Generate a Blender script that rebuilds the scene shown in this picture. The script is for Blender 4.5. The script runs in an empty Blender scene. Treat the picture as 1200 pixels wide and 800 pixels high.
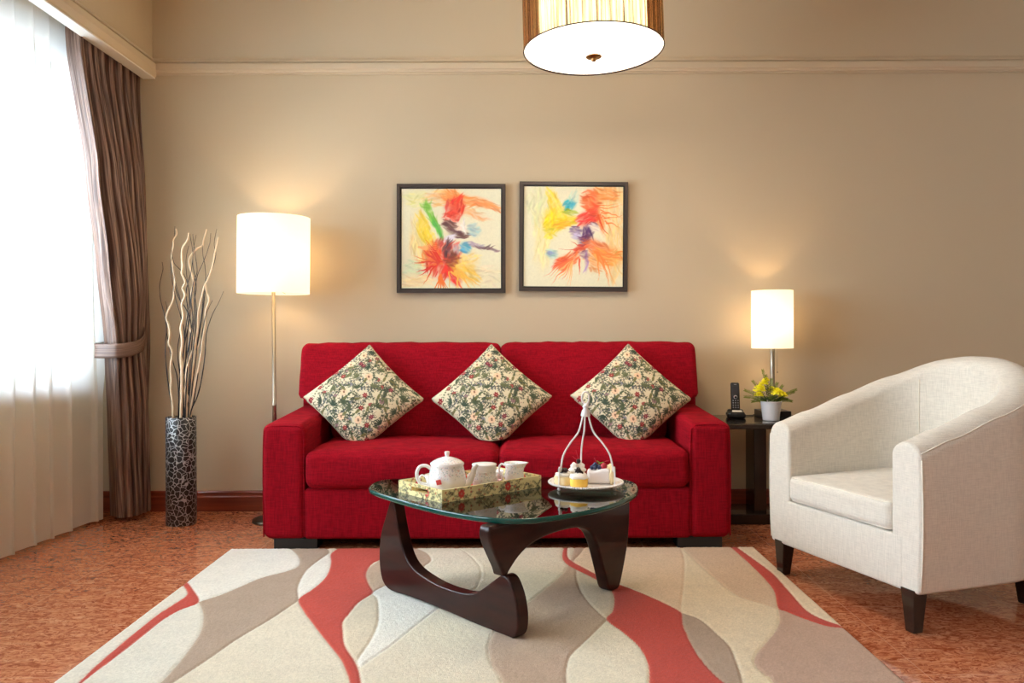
import bpy, bmesh, math, random
import numpy as np
from mathutils import Vector, Matrix
random.seed(7)
PI = math.pi
C = bpy.context.scene.collection
S = bpy.context.scene

# ------------------------------------------------------------------ camera, world, lights, exposure
cam = bpy.data.cameras.new('camera'); camo = bpy.data.objects.new('camera', cam); C.objects.link(camo)
cam.sensor_width = 36; cam.lens = 28.8
cam.shift_x = -4/1200; cam.shift_y = -8/1200
cam.clip_start = .02
ROLL = .0035
camo.location = (0, 0, 1.0)
camo.rotation_euler = (Matrix.Rotation(PI/2, 3, 'X') @ Matrix.Rotation(-ROLL, 3, 'Z')).to_euler()
S.camera = camo
w = bpy.data.worlds.new('sky'); S.world = w; w.use_nodes = True
bg = w.node_tree.nodes['Background']; bg.inputs[0].default_value = (.74, .88, 1.0, 1); bg.inputs[1].default_value = 27.0
S.view_settings.view_transform = 'Standard'; S.view_settings.look = 'None'
S.view_settings.gamma = 1; S.view_settings.use_curve_mapping = False
S.view_settings.exposure = 0.20
try:
    S.cycles.max_bounces = 10; S.cycles.diffuse_bounces = 5; S.cycles.transparent_max_bounces = 12
    S.cycles.transmission_bounces = 8; S.cycles.sample_clamp_indirect = 6
    S.cycles.caustics_reflective = False; S.cycles.caustics_refractive = False
except Exception: pass

def lamp(name, typ, loc, energy, color=(1, 1, 1), size=.1, sy=None, rot=(0, 0, 0), portal=False, parent=None):
    l = bpy.data.lights.new(name, typ); l.energy = energy; l.color = color
    if typ == 'AREA':
        l.shape = 'RECTANGLE'; l.size = size; l.size_y = sy or size
        if portal: l.cycles.is_portal = True
    elif typ == 'POINT': l.shadow_soft_size = size
    o = bpy.data.objects.new(name, l); C.objects.link(o); o.location = loc; o.rotation_euler = rot
    if parent: o.parent = parent
    return o
# window openings on the left wall and one behind the camera: sky portals
WIN = [(1.15, 4.35), (-2.2, -.35)]
for k, (a, b) in enumerate(WIN):
    lamp('sky_portal', 'AREA', (-2.66, (a+b)/2, 1.6), 1, size=1.66, sy=b-a, rot=(0, -PI/2, 0), portal=True)
WARM = (1.0, .66, .34)
FLOOR_LAMP_W, TABLE_LAMP_W, CEILING_W = 5.5, 4.2, 10
# added warm fill lights, unseen in the ceiling behind the camera (built as fittings below)
DOWN = [(-1.2, .9), (1.3, .9), (-1.2, -1.2), (1.3, -1.2)]
FILL_W = 1

# ------------------------------------------------------------------ measuring helpers
FPX, VX, VY = 960.0, 604.0, 392.0
def unroll(px, py):
    dx, dy = px-VX, py-VY
    return px-ROLL*dy, py+ROLL*dx
def at(px, py, Y):
    px, py = unroll(px, py)
    return Vector(((px-VX)*Y/FPX, Y, 1-(py-VY)*Y/FPX))
def on_z(px, py, z=0.0):
    px, py = unroll(px, py)
    Y = (1-z)*FPX/(py-VY)
    return Vector(((px-VX)*Y/FPX, Y, z))
def on_plane(px, py, P, d):
    """point of the upright plane through P with horizontal direction d; returns (s, z)"""
    px, py = unroll(px, py)
    rx, rz = (px-VX)/FPX, -(py-VY)/FPX      # ray (rx,1,rz)
    # P.x + s d.x = t rx ; P.y + s d.y = t
    s = (P.x - P.y*rx)/(d.y*rx - d.x)
    t = P.y + s*d.y
    return s, 1+t*rz

# ------------------------------------------------------------------ object helpers
def tag(o, label=None, cat=None, group=None, kind=None):
    if label: o['label'] = label
    if cat: o['category'] = cat
    if group: o['group'] = group
    if kind: o['kind'] = kind
    return o
def thing(name, label, cat, loc=(0, 0, 0), rz=0, group=None):
    o = bpy.data.objects.new(name, None); C.objects.link(o); o.empty_display_size = .05
    o.location = loc; o.rotation_euler = (0, 0, rz)
    return tag(o, label, cat, group)
def chain(o):
    m = Matrix.Identity(4)
    while o is not None:
        m = o.matrix_basis @ m; o = o.parent
    return m
def link(name, me, mats, parent=None, smooth=True, local=False):
    if not isinstance(mats, (list, tuple)): mats = [mats]
    for m in mats: me.materials.append(m)
    if parent is not None and not local:
        me.transform(chain(parent).inverted())
    if smooth:
        me.polygons.foreach_set('use_smooth', [True]*len(me.polygons))
    o = bpy.data.objects.new(name, me); C.objects.link(o)
    if parent is not None: o.parent = parent
    return o
def mesh(vs, fs):
    me = bpy.data.meshes.new('m'); me.from_pydata([tuple(v) for v in vs], [], fs); me.update()
    return me
def recalc(me):
    bm = bmesh.new(); bm.from_mesh(me); bmesh.ops.recalc_face_normals(bm, faces=bm.faces); bm.to_mesh(me); bm.free(); return me
def join(*parts):
    vs, fs = [], []
    for v, f in parts:
        b = len(vs); vs += [tuple(q) for q in v]; fs += [tuple(i+b for i in q) for q in f]
    return vs, fs
def obj(name, parts, mats, parent=None, smooth=True, local=False, bevel=0, bseg=2, wn=False, ang=35):
    """parts: list of (verts, faces)"""
    me = recalc(mesh(*join(*parts)))
    o = link(name, me, mats, parent, smooth, local)
    if bevel:
        m = o.modifiers.new('b', 'BEVEL'); m.width = bevel; m.segments = bseg; m.limit_method = 'ANGLE'; m.angle_limit = math.radians(ang)
    if smooth and (bevel or wn):
        m = o.modifiers.new('w', 'WEIGHTED_NORMAL'); m.keep_sharp = True
    return o
def box(x0, x1, y0, y1, z0, z1):
    v = [(x, y, z) for x in (x0, x1) for y in (y0, y1) for z in (z0, z1)]
    f = [(0, 1, 3, 2), (4, 6, 7, 5), (0, 4, 5, 1), (2, 3, 7, 6), (0, 2, 6, 4), (1, 5, 7, 3)]
    return v, f
def soft(x0, x1, y0, y1, z0, z1, r=.03, n=(6, 6, 6), seg=4, fn=None):
    """box with rounded edges on a shared grid, optional deformation"""
    c = ((x0+x1)/2, (y0+y1)/2, (z0+z1)/2); h = (abs(x1-x0)/2, abs(y1-y0)/2, abs(z1-z0)/2)
    r = min(r, min(h)*.98)
    L = []
    for a in range(3):
        inn = h[a]-r
        edge = [inn + r*math.tan(PI/4*k/seg) for k in range(1, seg+1)]
        mid = [-inn + 2*inn*k/n[a] for k in range(n[a]+1)]
        L.append([-e for e in reversed(edge)] + mid + edge)
    idx, vs, fs = {}, [], []
    def V(i, j, k):
        key = (i, j, k)
        if key in idx: return idx[key]
        p = [L[0][i], L[1][j], L[2][k]]
        q = [max(-(h[a]-r), min(h[a]-r, p[a])) for a in range(3)]
        d = [p[a]-q[a] for a in range(3)]
        l = math.sqrt(sum(e*e for e in d))
        if l > 1e-9: p = [q[a]+d[a]/l*r for a in range(3)]
        p = [p[a]+c[a] for a in range(3)]
        if fn: p = fn(*p)
        idx[key] = len(vs); vs.append(tuple(p)); return idx[key]
    M = [len(l)-1 for l in L]
    for j in range(M[1]):
        for k in range(M[2]):
            for i in (0, M[0]):
                fs.append((V(i, j, k), V(i, j+1, k), V(i, j+1, k+1), V(i, j, k+1)))
    for i in range(M[0]):
        for k in range(M[2]):
            for j in (0, M[1]):
                fs.append((V(i, j, k), V(i+1, j, k), V(i+1, j, k+1), V(i, j, k+1)))
    for i in range(M[0]):
        for j in range(M[1]):
            for k in (0, M[2]):
                fs.append((V(i, j, k), V(i+1, j, k), V(i+1, j+1, k), V(i, j+1, k)))
    return vs, fs
def tube(pts, r, n=8, cap=True):
    pts = [Vector(p) for p in pts]; rs = r if isinstance(r, (list, tuple)) else [r]*len(pts)
    vs, fs = [], []; up = None
    for i, p in enumerate(pts):
        t = (pts[min(i+1, len(pts)-1)] - pts[max(i-1, 0)]).normalized()
        if up is None: up = t.orthogonal().normalized()
        up = (up - t*up.dot(t)).normalized(); s = t.cross(up)
        for k in range(n):
            a = 2*PI*k/n; vs.append(p + (up*math.cos(a)+s*math.sin(a))*rs[i])
    for i in range(len(pts)-1):
        for k in range(n):
            k2 = (k+1) % n; fs.append((i*n+k, i*n+k2, (i+1)*n+k2, (i+1)*n+k))
    if cap:
        fs.append(tuple(range(n))); fs.append(tuple(range((len(pts)-1)*n, len(pts)*n)))
    return vs, fs
def spline(pts, k=6, closed=False):
    P = [Vector(p) for p in pts]; out = []; N = len(P)
    rng = range(N if closed else N-1)
    for i in rng:
        g = (lambda j: P[j % N]) if closed else (lambda j: P[max(0, min(N-1, j))])
        a, b, c, d = g(i-1), g(i), g(i+1), g(i+2)
        for q in range(k):
            t = q/k
            out.append(.5*((2*b)+(c-a)*t+(2*a-5*b+4*c-d)*t*t+(-a+3*b-3*c+d)*t**3))
    if not closed: out.append(P[-1])
    return out
def lathe(prof, cx=0, cy=0, n=40, fn=None):
    """prof: (r,z) list; closes at r=0"""
    vs, fs, rings = [], [], []
    for r, z in prof:
        if r < 1e-6:
            rings.append([len(vs)]); vs.append((cx, cy, z))
        else:
            ring = []
            for k in range(n):
                a = 2*PI*k/n; rr = r*(fn(a, z) if fn else 1)
                ring.append(len(vs)); vs.append((cx+rr*math.cos(a), cy+rr*math.sin(a), z))
            rings.append(ring)
    for A, B in zip(rings, rings[1:]):
        if len(A) == 1 and len(B) == 1: continue
        for k in range(n):
            k2 = (k+1) % n
            if len(A) == 1: fs.append((A[0], B[k], B[k2]))
            elif len(B) == 1: fs.append((A[k], A[k2], B[0]))
            else: fs.append((A[k], A[k2], B[k2], B[k]))
    return vs, fs
def prism(outline, thick, P, d, side):
    """outline of (s,z) on the upright plane P + s*d; extruded by thick along side"""
    n = len(outline); vs = []
    for off in (0, thick):
        for s, z in outline:
            q = P + d*s + side*off; vs.append((q.x, q.y, z))
    fs = [tuple(range(n)), tuple(range(2*n-1, n-1, -1))]
    fs += [(i, (i+1) % n, n+(i+1) % n, n+i) for i in range(n)]
    return vs, fs
def xform(part, M):
    return [tuple(M @ Vector(v)) for v in part[0]], part[1]
def ball(c, r, n=10, sq=(1, 1, 1)):
    v, f = lathe([(r*math.sin(PI*k/n), -r*math.cos(PI*k/n)) for k in range(n+1)], 0, 0, n+4)
    return [(c[0]+x*sq[0], c[1]+y*sq[1], c[2]+z*sq[2]) for x, y, z in v], f

# ------------------------------------------------------------------ materials
def lin(c):
    return tuple(((x/255)/12.92 if x/255 <= .04045 else ((x/255+.055)/1.055)**2.4) for x in c)
class NT:
    def __init__(s, name):
        s.m = bpy.data.materials.new(name); s.m.use_nodes = True; s.t = s.m.node_tree
        s.b = s.t.nodes['Principled BSDF']; s.out = s.t.nodes['Material Output']
    def n(s, typ, ins=None, **kw):
        nd = s.t.nodes.new(typ)
        for k, v in kw.items(): setattr(nd, k, v)
        for k, v in (ins or {}).items(): s.set(nd.inputs[k], v)
        return nd
    def set(s, sock, v):
        if isinstance(v, bpy.types.NodeSocket): s.t.links.new(v, sock)
        elif hasattr(v, 'outputs'): s.t.links.new(v.outputs[0], sock)
        elif isinstance(v, tuple) and len(v) == 3 and sock.type == 'RGBA': sock.default_value = (*v, 1)
        else: sock.default_value = v
    def coord(s, scale=(1, 1, 1), kind='Object', rot=(0, 0, 0)):
        tc = s.n('ShaderNodeTexCoord')
        return s.n('ShaderNodeMapping', {'Vector': tc.outputs[kind], 'Scale': scale, 'Rotation': rot})
    def ramp(s, fac, stops, interp='LINEAR'):
        r = s.n('ShaderNodeValToRGB', {'Fac': fac}); r.color_ramp.interpolation = interp
        e = r.color_ramp.elements
        while len(e) < len(stops): e.new(.5)
        for q, (p, c) in zip(e, stops):
            q.position = p; q.color = (*c, 1) if len(c) == 3 else c
        return r
    def mix(s, fac, a, b, mode='MIX'):
        m = s.n('ShaderNodeMix', data_type='RGBA', blend_type=mode)
        s.set(m.inputs[0], fac); s.set(m.inputs[6], a); s.set(m.inputs[7], b)
        return m.outputs[2]
    def bump(s, h, strength=.3, dist=.002):
        b = s.n('ShaderNodeBump', {'Height': h, 'Strength': strength, 'Distance': dist}); s.set(s.b.inputs['Normal'], b); return b
    def p(s, **kw):
        for k, v in kw.items(): s.set(s.b.inputs[k.replace('_', ' ')], v)
        return s
def simple(name, col, rough=.5, metal=0, spec=None, coat=0, noise=0):
    t = NT(name); t.p(Base_Color=lin(col), Roughness=rough, Metallic=metal)
    if spec is not None: t.b.inputs['Specular IOR Level'].default_value = spec
    if coat: t.b.inputs['Coat Weight'].default_value = coat; t.b.inputs['Coat Roughness'].default_value = .08
    if noise:
        nz = t.n('ShaderNodeTexNoise', {'Vector': t.coord(), 'Scale': noise, 'Detail': 3.0})
        t.bump(nz.outputs[0], .15, .002)
    return t.m
def fabric(name, col, dark=.78, sc=260, rough=.9, bs=.5, sheen=.2, tone=.06):
    t = NT(name)
    a = t.n('ShaderNodeTexNoise', {'Vector': t.coord((sc, sc, sc*.08)), 'Scale': 1.0, 'Detail': 1.0})
    b = t.n('ShaderNodeTexNoise', {'Vector': t.coord((sc*.08, sc*.08, sc)), 'Scale': 1.0, 'Detail': 1.0})
    m = t.n('ShaderNodeMath', {0: a.outputs[0], 1: b.outputs[0]}, operation='ADD')
    r = t.ramp(t.n('ShaderNodeMath', {0: m, 1: .5}, operation='MULTIPLY'), [(.35, tuple(x*dark for x in lin(col))), (.62, lin(col))])
    t.p(Base_Color=r, Roughness=rough); t.b.inputs['Sheen Weight'].default_value = sheen
    t.b.inputs['Specular IOR Level'].default_value = .08
    t.bump(m, bs, .0015)
    return t.m

M = {}
t = NT('wall_paint'); nz = t.n('ShaderNodeTexNoise', {'Vector': t.coord(), 'Scale': 180.0, 'Detail': 2.0})
t.p(Base_Color=lin((198, 181, 153)), Roughness=.75); t.b.inputs['Specular IOR Level'].default_value = .25; t.bump(nz.outputs[0], .06, .001); M['wall'] = t.m
M['trim'] = simple('trim_paint', (205, 188, 160), .5, spec=.4)
M['white_trim'] = simple('white_gloss_paint', (232, 228, 220), .35)
M['ceiling'] = simple('ceiling_paint', (238, 232, 220), .85, spec=.2)
t = NT('red_marble')
co = t.coord((1, 1, 1))
n1 = t.n('ShaderNodeTexNoise', {'Vector': t.coord((7, 20, 1), rot=(0, 0, .25)), 'Scale': 1.6, 'Detail': 5.0, 'Roughness': .62, 'Distortion': 1.2})
n2 = t.n('ShaderNodeTexNoise', {'Vector': t.coord((20, 32, 1), rot=(0, 0, .2)), 'Scale': 1.0, 'Detail': 6.0, 'Roughness': .74, 'Distortion': 2.4})
c1 = t.ramp(n1.outputs[0], [(.3, lin((172, 100, 66))), (.5, lin((200, 128, 90))), (.72, lin((216, 154, 118)))])
c2 = t.ramp(n2.outputs[0], [(.40, lin((118, 50, 28))), (.475, lin((165, 86, 54))), (.52, (1, 1, 1))])
f2 = t.ramp(n2.outputs[0], [(.38, (1, 1, 1)), (.455, (.75, .75, .75)), (.54, (0, 0, 0))])
col = t.mix(f2.outputs[0], c1.outputs[0], lin((142, 66, 38)))
br = t.n('ShaderNodeTexBrick', {'Vector': t.coord((1, 1, 1), rot=(0, 0, 0)), 'Color1': (0, 0, 0, 1), 'Color2': (0, 0, 0, 1), 'Mortar': (1, 1, 1, 1), 'Scale': 1.0,
     'Mortar Size': .0012, 'Brick Width': .60, 'Row Height': .60}, offset=0.0)
col = t.mix(br.outputs[0], col, lin((205, 150, 120)))
t.p(Base_Color=col, Roughness=.06, IOR=1.62); M['floor'] = t.m
def wood(name, a, b, rough=.25, sc=(3, 60, 3), coat=.3, spec=.4):
    t = NT(name); n1 = t.n('ShaderNodeTexNoise', {'Vector': t.coord(sc), 'Scale': 1.0, 'Detail': 4.0})
    t.p(Base_Color=t.ramp(n1.outputs[0], [(.3, lin(a)), (.7, lin(b))]), Roughness=rough)
    t.b.inputs['Coat Weight'].default_value = coat; t.b.inputs['Coat Roughness'].default_value = .06; t.b.inputs['Specular IOR Level'].default_value = spec
    return t.m
M['base_wood'] = wood('mahogany_skirting', (104, 40, 22), (138, 60, 34), .35, (2, 2, 60))
M['walnut'] = wood('dark_walnut', (36, 13, 10), (54, 22, 16), .5, (6, 6, 30), .45, .1)
M['espresso'] = wood('espresso_wood', (30, 20, 16), (42, 28, 22), .25, (4, 30, 4), .4)
M['black_gloss'] = simple('black_gloss', (22, 20, 20), .12)
M['red'] = fabric('crimson_weave', (152, 14, 30), .62, 230, .95, .5, .0)
M['linen'] = fabric('cream_linen', (222, 214, 200), .84, 330, .92, .5, .15)
M['piping'] = fabric('cream_piping', (232, 224, 208), .92, 300)
M['pillow_edge'] = fabric('pillow_edge_cord', (176, 164, 138), .8, 300)
M['foot'] = simple('black_foot', (34, 32, 31), .5)
M['steel'] = simple('brushed_steel', (158, 148, 132), .32, 1)
M['bronze'] = simple('bronze_base', (110, 98, 84), .3, 1)
M['cream_branch'] = simple('peeled_willow', (226, 200, 166), .7, noise=90)
M['black_branch'] = simple('black_willow', (34, 28, 28), .6, noise=90)
t = NT('crackle_vase'); co = t.coord((1, 1, 1))
wz = t.n('ShaderNodeTexNoise', {'Vector': co, 'Scale': 30.0, 'Detail': 1.0})
wv = t.n('ShaderNodeVectorMath', {0: t.n('ShaderNodeVectorMath', {0: wz.outputs[1], 3: .025}, operation='SCALE').outputs[0], 1: co}, operation='ADD')
v = t.n('ShaderNodeTexVoronoi', {'Vector': wv.outputs[0], 'Scale': 40.0}, feature='DISTANCE_TO_EDGE')
f = t.ramp(v.outputs[0], [(.035, (1, 1, 1)), (.065, (0, 0, 0))])
t.p(Base_Color=t.mix(f.outputs[0], lin((20, 19, 20)), lin((176, 178, 180))), Roughness=.35, Metallic=t.n('ShaderNodeMath', {0: f.outputs[0], 1: .3}, operation='MULTIPLY'))
t.bump(f.outputs[0], .4, .002); M['vase'] = t.m

def shade_mat(name, col, em, emcol, transl=.6):
    t = NT(name); fine = t.n('ShaderNodeTexNoise', {'Vector': t.coord((300, 300, 40)), 'Scale': 1.0})
    d = t.n('ShaderNodeBsdfDiffuse', {'Color': lin(col)}); tr = t.n('ShaderNodeBsdfTranslucent', {'Color': lin(col)})
    mx = t.n('ShaderNodeMixShader', {0: transl, 1: d.outputs[0], 2: tr.outputs[0]})
    e = t.n('ShaderNodeEmission', {'Color': (*emcol, 1), 'Strength': em})
    ad = t.n('ShaderNodeAddShader', {0: mx.outputs[0], 1: e.outputs[0]})
    t.t.links.new(ad.outputs[0], t.out.inputs[0]); return t.m
M['shade'] = shade_mat('linen_lampshade', (248, 240, 222), .45, (1.0, .90, .70))
M['bulb'] = shade_mat('bulb_glow', (255, 240, 210), 14, (1.0, .75, .45))
M['diffuser'] = shade_mat('opal_diffuser', (255, 250, 240), 1.6, (1.0, .95, .85))
M['inner_shade'] = shade_mat('lit_inner_shade', (255, 246, 225), .95, (1.0, .92, .70))
t = NT('string_shade')
tc = t.n('ShaderNodeTexCoord'); sx = t.n('ShaderNodeSeparateXYZ', {0: tc.outputs['Object']})
an = t.n('ShaderNodeMath', {0: sx.outputs[1], 1: sx.outputs[0]}, operation='ARCTAN2')
cv = t.n('ShaderNodeCombineXYZ', {0: an, 2: t.n('ShaderNodeMath', {0: sx.outputs[2], 1: .05}, operation='MULTIPLY')})
st = t.n('ShaderNodeTexNoise', {'Vector': cv.outputs[0], 'Scale': 22.0, 'Detail': 4.0, 'Roughness': .65})
al = t.ramp(st.outputs[0], [(.30, (.95, .95, .95)), (.44, (.55, .55, .55)), (.52, (.22, .22, .22)), (.66, (.06, .06, .06))])
d = t.n('ShaderNodeBsdfDiffuse', {'Color': lin((96, 52, 36))}); tr = t.n('ShaderNodeBsdfTranslucent', {'Color': lin((150, 100, 50))})
mx = t.n('ShaderNodeMixShader', {0: .14, 1: d.outputs[0], 2: tr.outputs[0]})
tp = t.n('ShaderNodeBsdfTransparent', {'Color': (1, .96, .82, 1)})
m2 = t.n('ShaderNodeMixShader', {0: al.outputs[0], 1: tp.outputs[0], 2: mx.outputs[0]})
t.t.links.new(m2.outputs[0], t.out.inputs[0]); M['strings'] = t.m

def clear_glass(name, tint, edge=False, ior=1.5, rough=0.0):
    t = NT(name)
    tp = t.n('ShaderNodeBsdfTransparent', {'Color': (*tint, 1)}); gl = t.n('ShaderNodeBsdfGlossy', {'Color': (1, 1, 1, 1), 'Roughness': rough})
    fr = t.n('ShaderNodeFresnel', {'IOR': ior})
    m = t.n('ShaderNodeMixShader', {0: fr.outputs[0], 1: tp.outputs[0], 2: gl.outputs[0]})
    t.t.links.new(m.outputs[0], t.out.inputs[0]); return t.m
M['glass_top'] = clear_glass('table_glass', (.86, .95, .92), ior=1.6)
M['window_glass'] = clear_glass('window_glass', (.98, .99, 1.0), ior=1.3)
t = NT('glass_rim'); t.p(Base_Color=(.005, .075, .06), Roughness=.05, IOR=1.5); t.b.inputs['Transmission Weight'].default_value = .2
M['glass_rim'] = t.m
t = NT('sheer_voile')
tw = t.n('ShaderNodeTexNoise', {'Vector': t.coord((300, 300, 300)), 'Scale': 1.0})
d = t.n('ShaderNodeBsdfDiffuse', {'Color': lin((240, 232, 216))}); tr = t.n('ShaderNodeBsdfTranslucent', {'Color': lin((232, 232, 230))})
tp = t.n('ShaderNodeBsdfTransparent')
m1 = t.n('ShaderNodeMixShader', {0: .55, 1: d.outputs[0], 2: tr.outputs[0]}); m2 = t.n('ShaderNodeMixShader', {0: .27, 1: m1.outputs[0], 2: tp.outputs[0]})
t.t.links.new(m2.outputs[0], t.out.inputs[0]); M['sheer'] = t.m
t = NT('striped_drape')
uv = t.n('ShaderNodeAttribute', attribute_name='cloth'); sp = t.n('ShaderNodeSeparateXYZ', {0: uv.outputs['Vector']})
cv = t.n('ShaderNodeCombineXYZ', {0: t.n('ShaderNodeMath', {0: sp.outputs[0], 1: 170.0}, operation='MULTIPLY'), 1: t.n('ShaderNodeMath', {0: sp.outputs[1], 1: 3.0}, operation='MULTIPLY')})
st = t.n('ShaderNodeTexNoise', {'Vector': cv.outputs[0], 'Scale': 1.0, 'Detail': 2.0})
cr = t.ramp(st.outputs[0], [(.40, lin((84, 58, 46))), (.55, lin((132, 100, 82))), (.68, lin((156, 128, 110)))])
d = t.n('ShaderNodeBsdfDiffuse', {'Color': cr.outputs[0]}); tr = t.n('ShaderNodeBsdfTranslucent', {'Color': cr.outputs[0]})
gl = t.n('ShaderNodeBsdfGlossy', {'Color': (.6, .6, .62, 1), 'Roughness': .45})
m1 = t.n('ShaderNodeMixShader', {0: .12, 1: d.outputs[0], 2: tr.outputs[0]}); m2 = t.n('ShaderNodeMixShader', {0: .09, 1: m1.outputs[0], 2: gl.outputs[0]})
t.t.links.new(m2.outputs[0], t.out.inputs[0]); M['drape'] = t.m
def colmat(name, rough=.9, bump=0, bsc=400, spec=.2, sheen=0, coat=0):
    t = NT(name); a = t.n('ShaderNodeAttribute', attribute_name='Col'); t.p(Base_Color=a.outputs['Color'], Roughness=rough)
    t.b.inputs['Specular IOR Level'].default_value = spec; t.b.inputs['Sheen Weight'].default_value = sheen
    t.b.inputs['Coat Weight'].default_value = coat
    if bump:
        nz = t.n('ShaderNodeTexNoise', {'Vector': t.coord(), 'Scale': float(bsc), 'Detail': 2.0}); t.bump(nz.outputs[0], bump, .004)
    return t.m
M['rug'] = colmat('wool_pile', .95, .55, 260, .1, .1)
M['canvas'] = colmat('painted_canvas', .6, .1, 300, .3)
M['floral'] = colmat('floral_cotton', .9, .25, 500, .2)
M['tray'] = colmat('floral_lacquer', .4, 0, 400, .5, coat=.2)
M['frame'] = simple('dark_frame', (58, 48, 43), .4)
M['frame_in'] = simple('shadow_gap_black', (16, 14, 13), .5)  # black for the backing and for the painted-in shadow gap round the canvas
t = NT('floral_china')
tc = t.n('ShaderNodeTexCoord'); sx = t.n('ShaderNodeSeparateXYZ', {0: tc.outputs['Object']})
v = t.n('ShaderNodeTexVoronoi', {'Vector': tc.outputs['Object'], 'Scale': 130.0}); nn = t.n('ShaderNodeTexNoise', {'Vector': tc.outputs['Object'], 'Scale': 160.0, 'Detail': 1.0})
dots = t.ramp(v.outputs['Distance'], [(.30, (1, 1, 1)), (.40, (0, 0, 0))])
vines = t.ramp(nn.outputs[0], [(.47, (0, 0, 0)), (.495, (1, 1, 1)), (.52, (0, 0, 0))])
pal = t.ramp(v.outputs['Color'], [(.0, lin((214, 130, 120))), (.3, lin((120, 150, 130))), (.55, lin((130, 150, 190))), (.8, lin((210, 170, 110)))], 'CONSTANT')
zz = t.n('ShaderNodeAttribute', attribute_name='band')
f1 = t.n('ShaderNodeMath', {0: t.n('ShaderNodeMath', {0: dots.outputs[0], 1: .45}, operation='MULTIPLY'), 1: zz.outputs['Fac']}, operation='MULTIPLY')
f2 = t.n('ShaderNodeMath', {0: t.n('ShaderNodeMath', {0: vines.outputs[0], 1: .65}, operation='MULTIPLY'), 1: zz.outputs['Fac']}, operation='MULTIPLY')
cc = t.mix(f2.outputs[0], lin((244, 240, 236)), lin((140, 150, 130))); cc = t.mix(f1.outputs[0], cc, pal.outputs[0])
t.p(Base_Color=cc, Roughness=.18); M['china'] = t.m
M['white_metal'] = simple('white_enamel', (244, 240, 236), .3)
M['pot'] = simple('white_ceramic', (226, 224, 226), .35)
M['yellow'] = simple('yellow_petal', (255, 246, 40), .6)
M['yellow_core'] = simple('golden_centre', (246, 200, 20), .7)
M['leaf'] = simple('fern_green', (112, 134, 40), .6)
M['leaf_dark'] = simple('deep_green', (54, 84, 36), .6)
M['phone'] = simple('black_plastic', (26, 25, 27), .3)
M['phone_grey'] = simple('grey_plastic', (120, 120, 124), .35)
M['phone_key'] = simple('key_grey', (150, 150, 155), .5)
M['card'] = simple('paper_label', (222, 220, 216), .6)
M['cable'] = simple('black_cable', (24, 22, 22), .5)
M['sponge'] = simple('yellow_sponge', (244, 196, 84), .85, noise=300)
M['cream'] = simple('whipped_cream', (248, 240, 226), .6, noise=120)
M['icing'] = simple('sugar_coating', (240, 232, 228), .8, noise=300)
M['pastry'] = simple('pale_pastry', (240, 218, 170), .7, noise=160)
M['chocolate'] = simple('dark_chocolate', (40, 20, 18), .35)
M['berry_blue'] = simple('blueberry', (48, 56, 92), .45)
M['berry_red'] = simple('red_berry', (176, 30, 48), .35)
M['mint'] = simple('mint_leaf', (110, 150, 40), .5)
M['tag'] = simple('red_tag', (190, 50, 44), .6)
M['window_frame'] = simple('white_window_frame', (235, 236, 238), .4)

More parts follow.
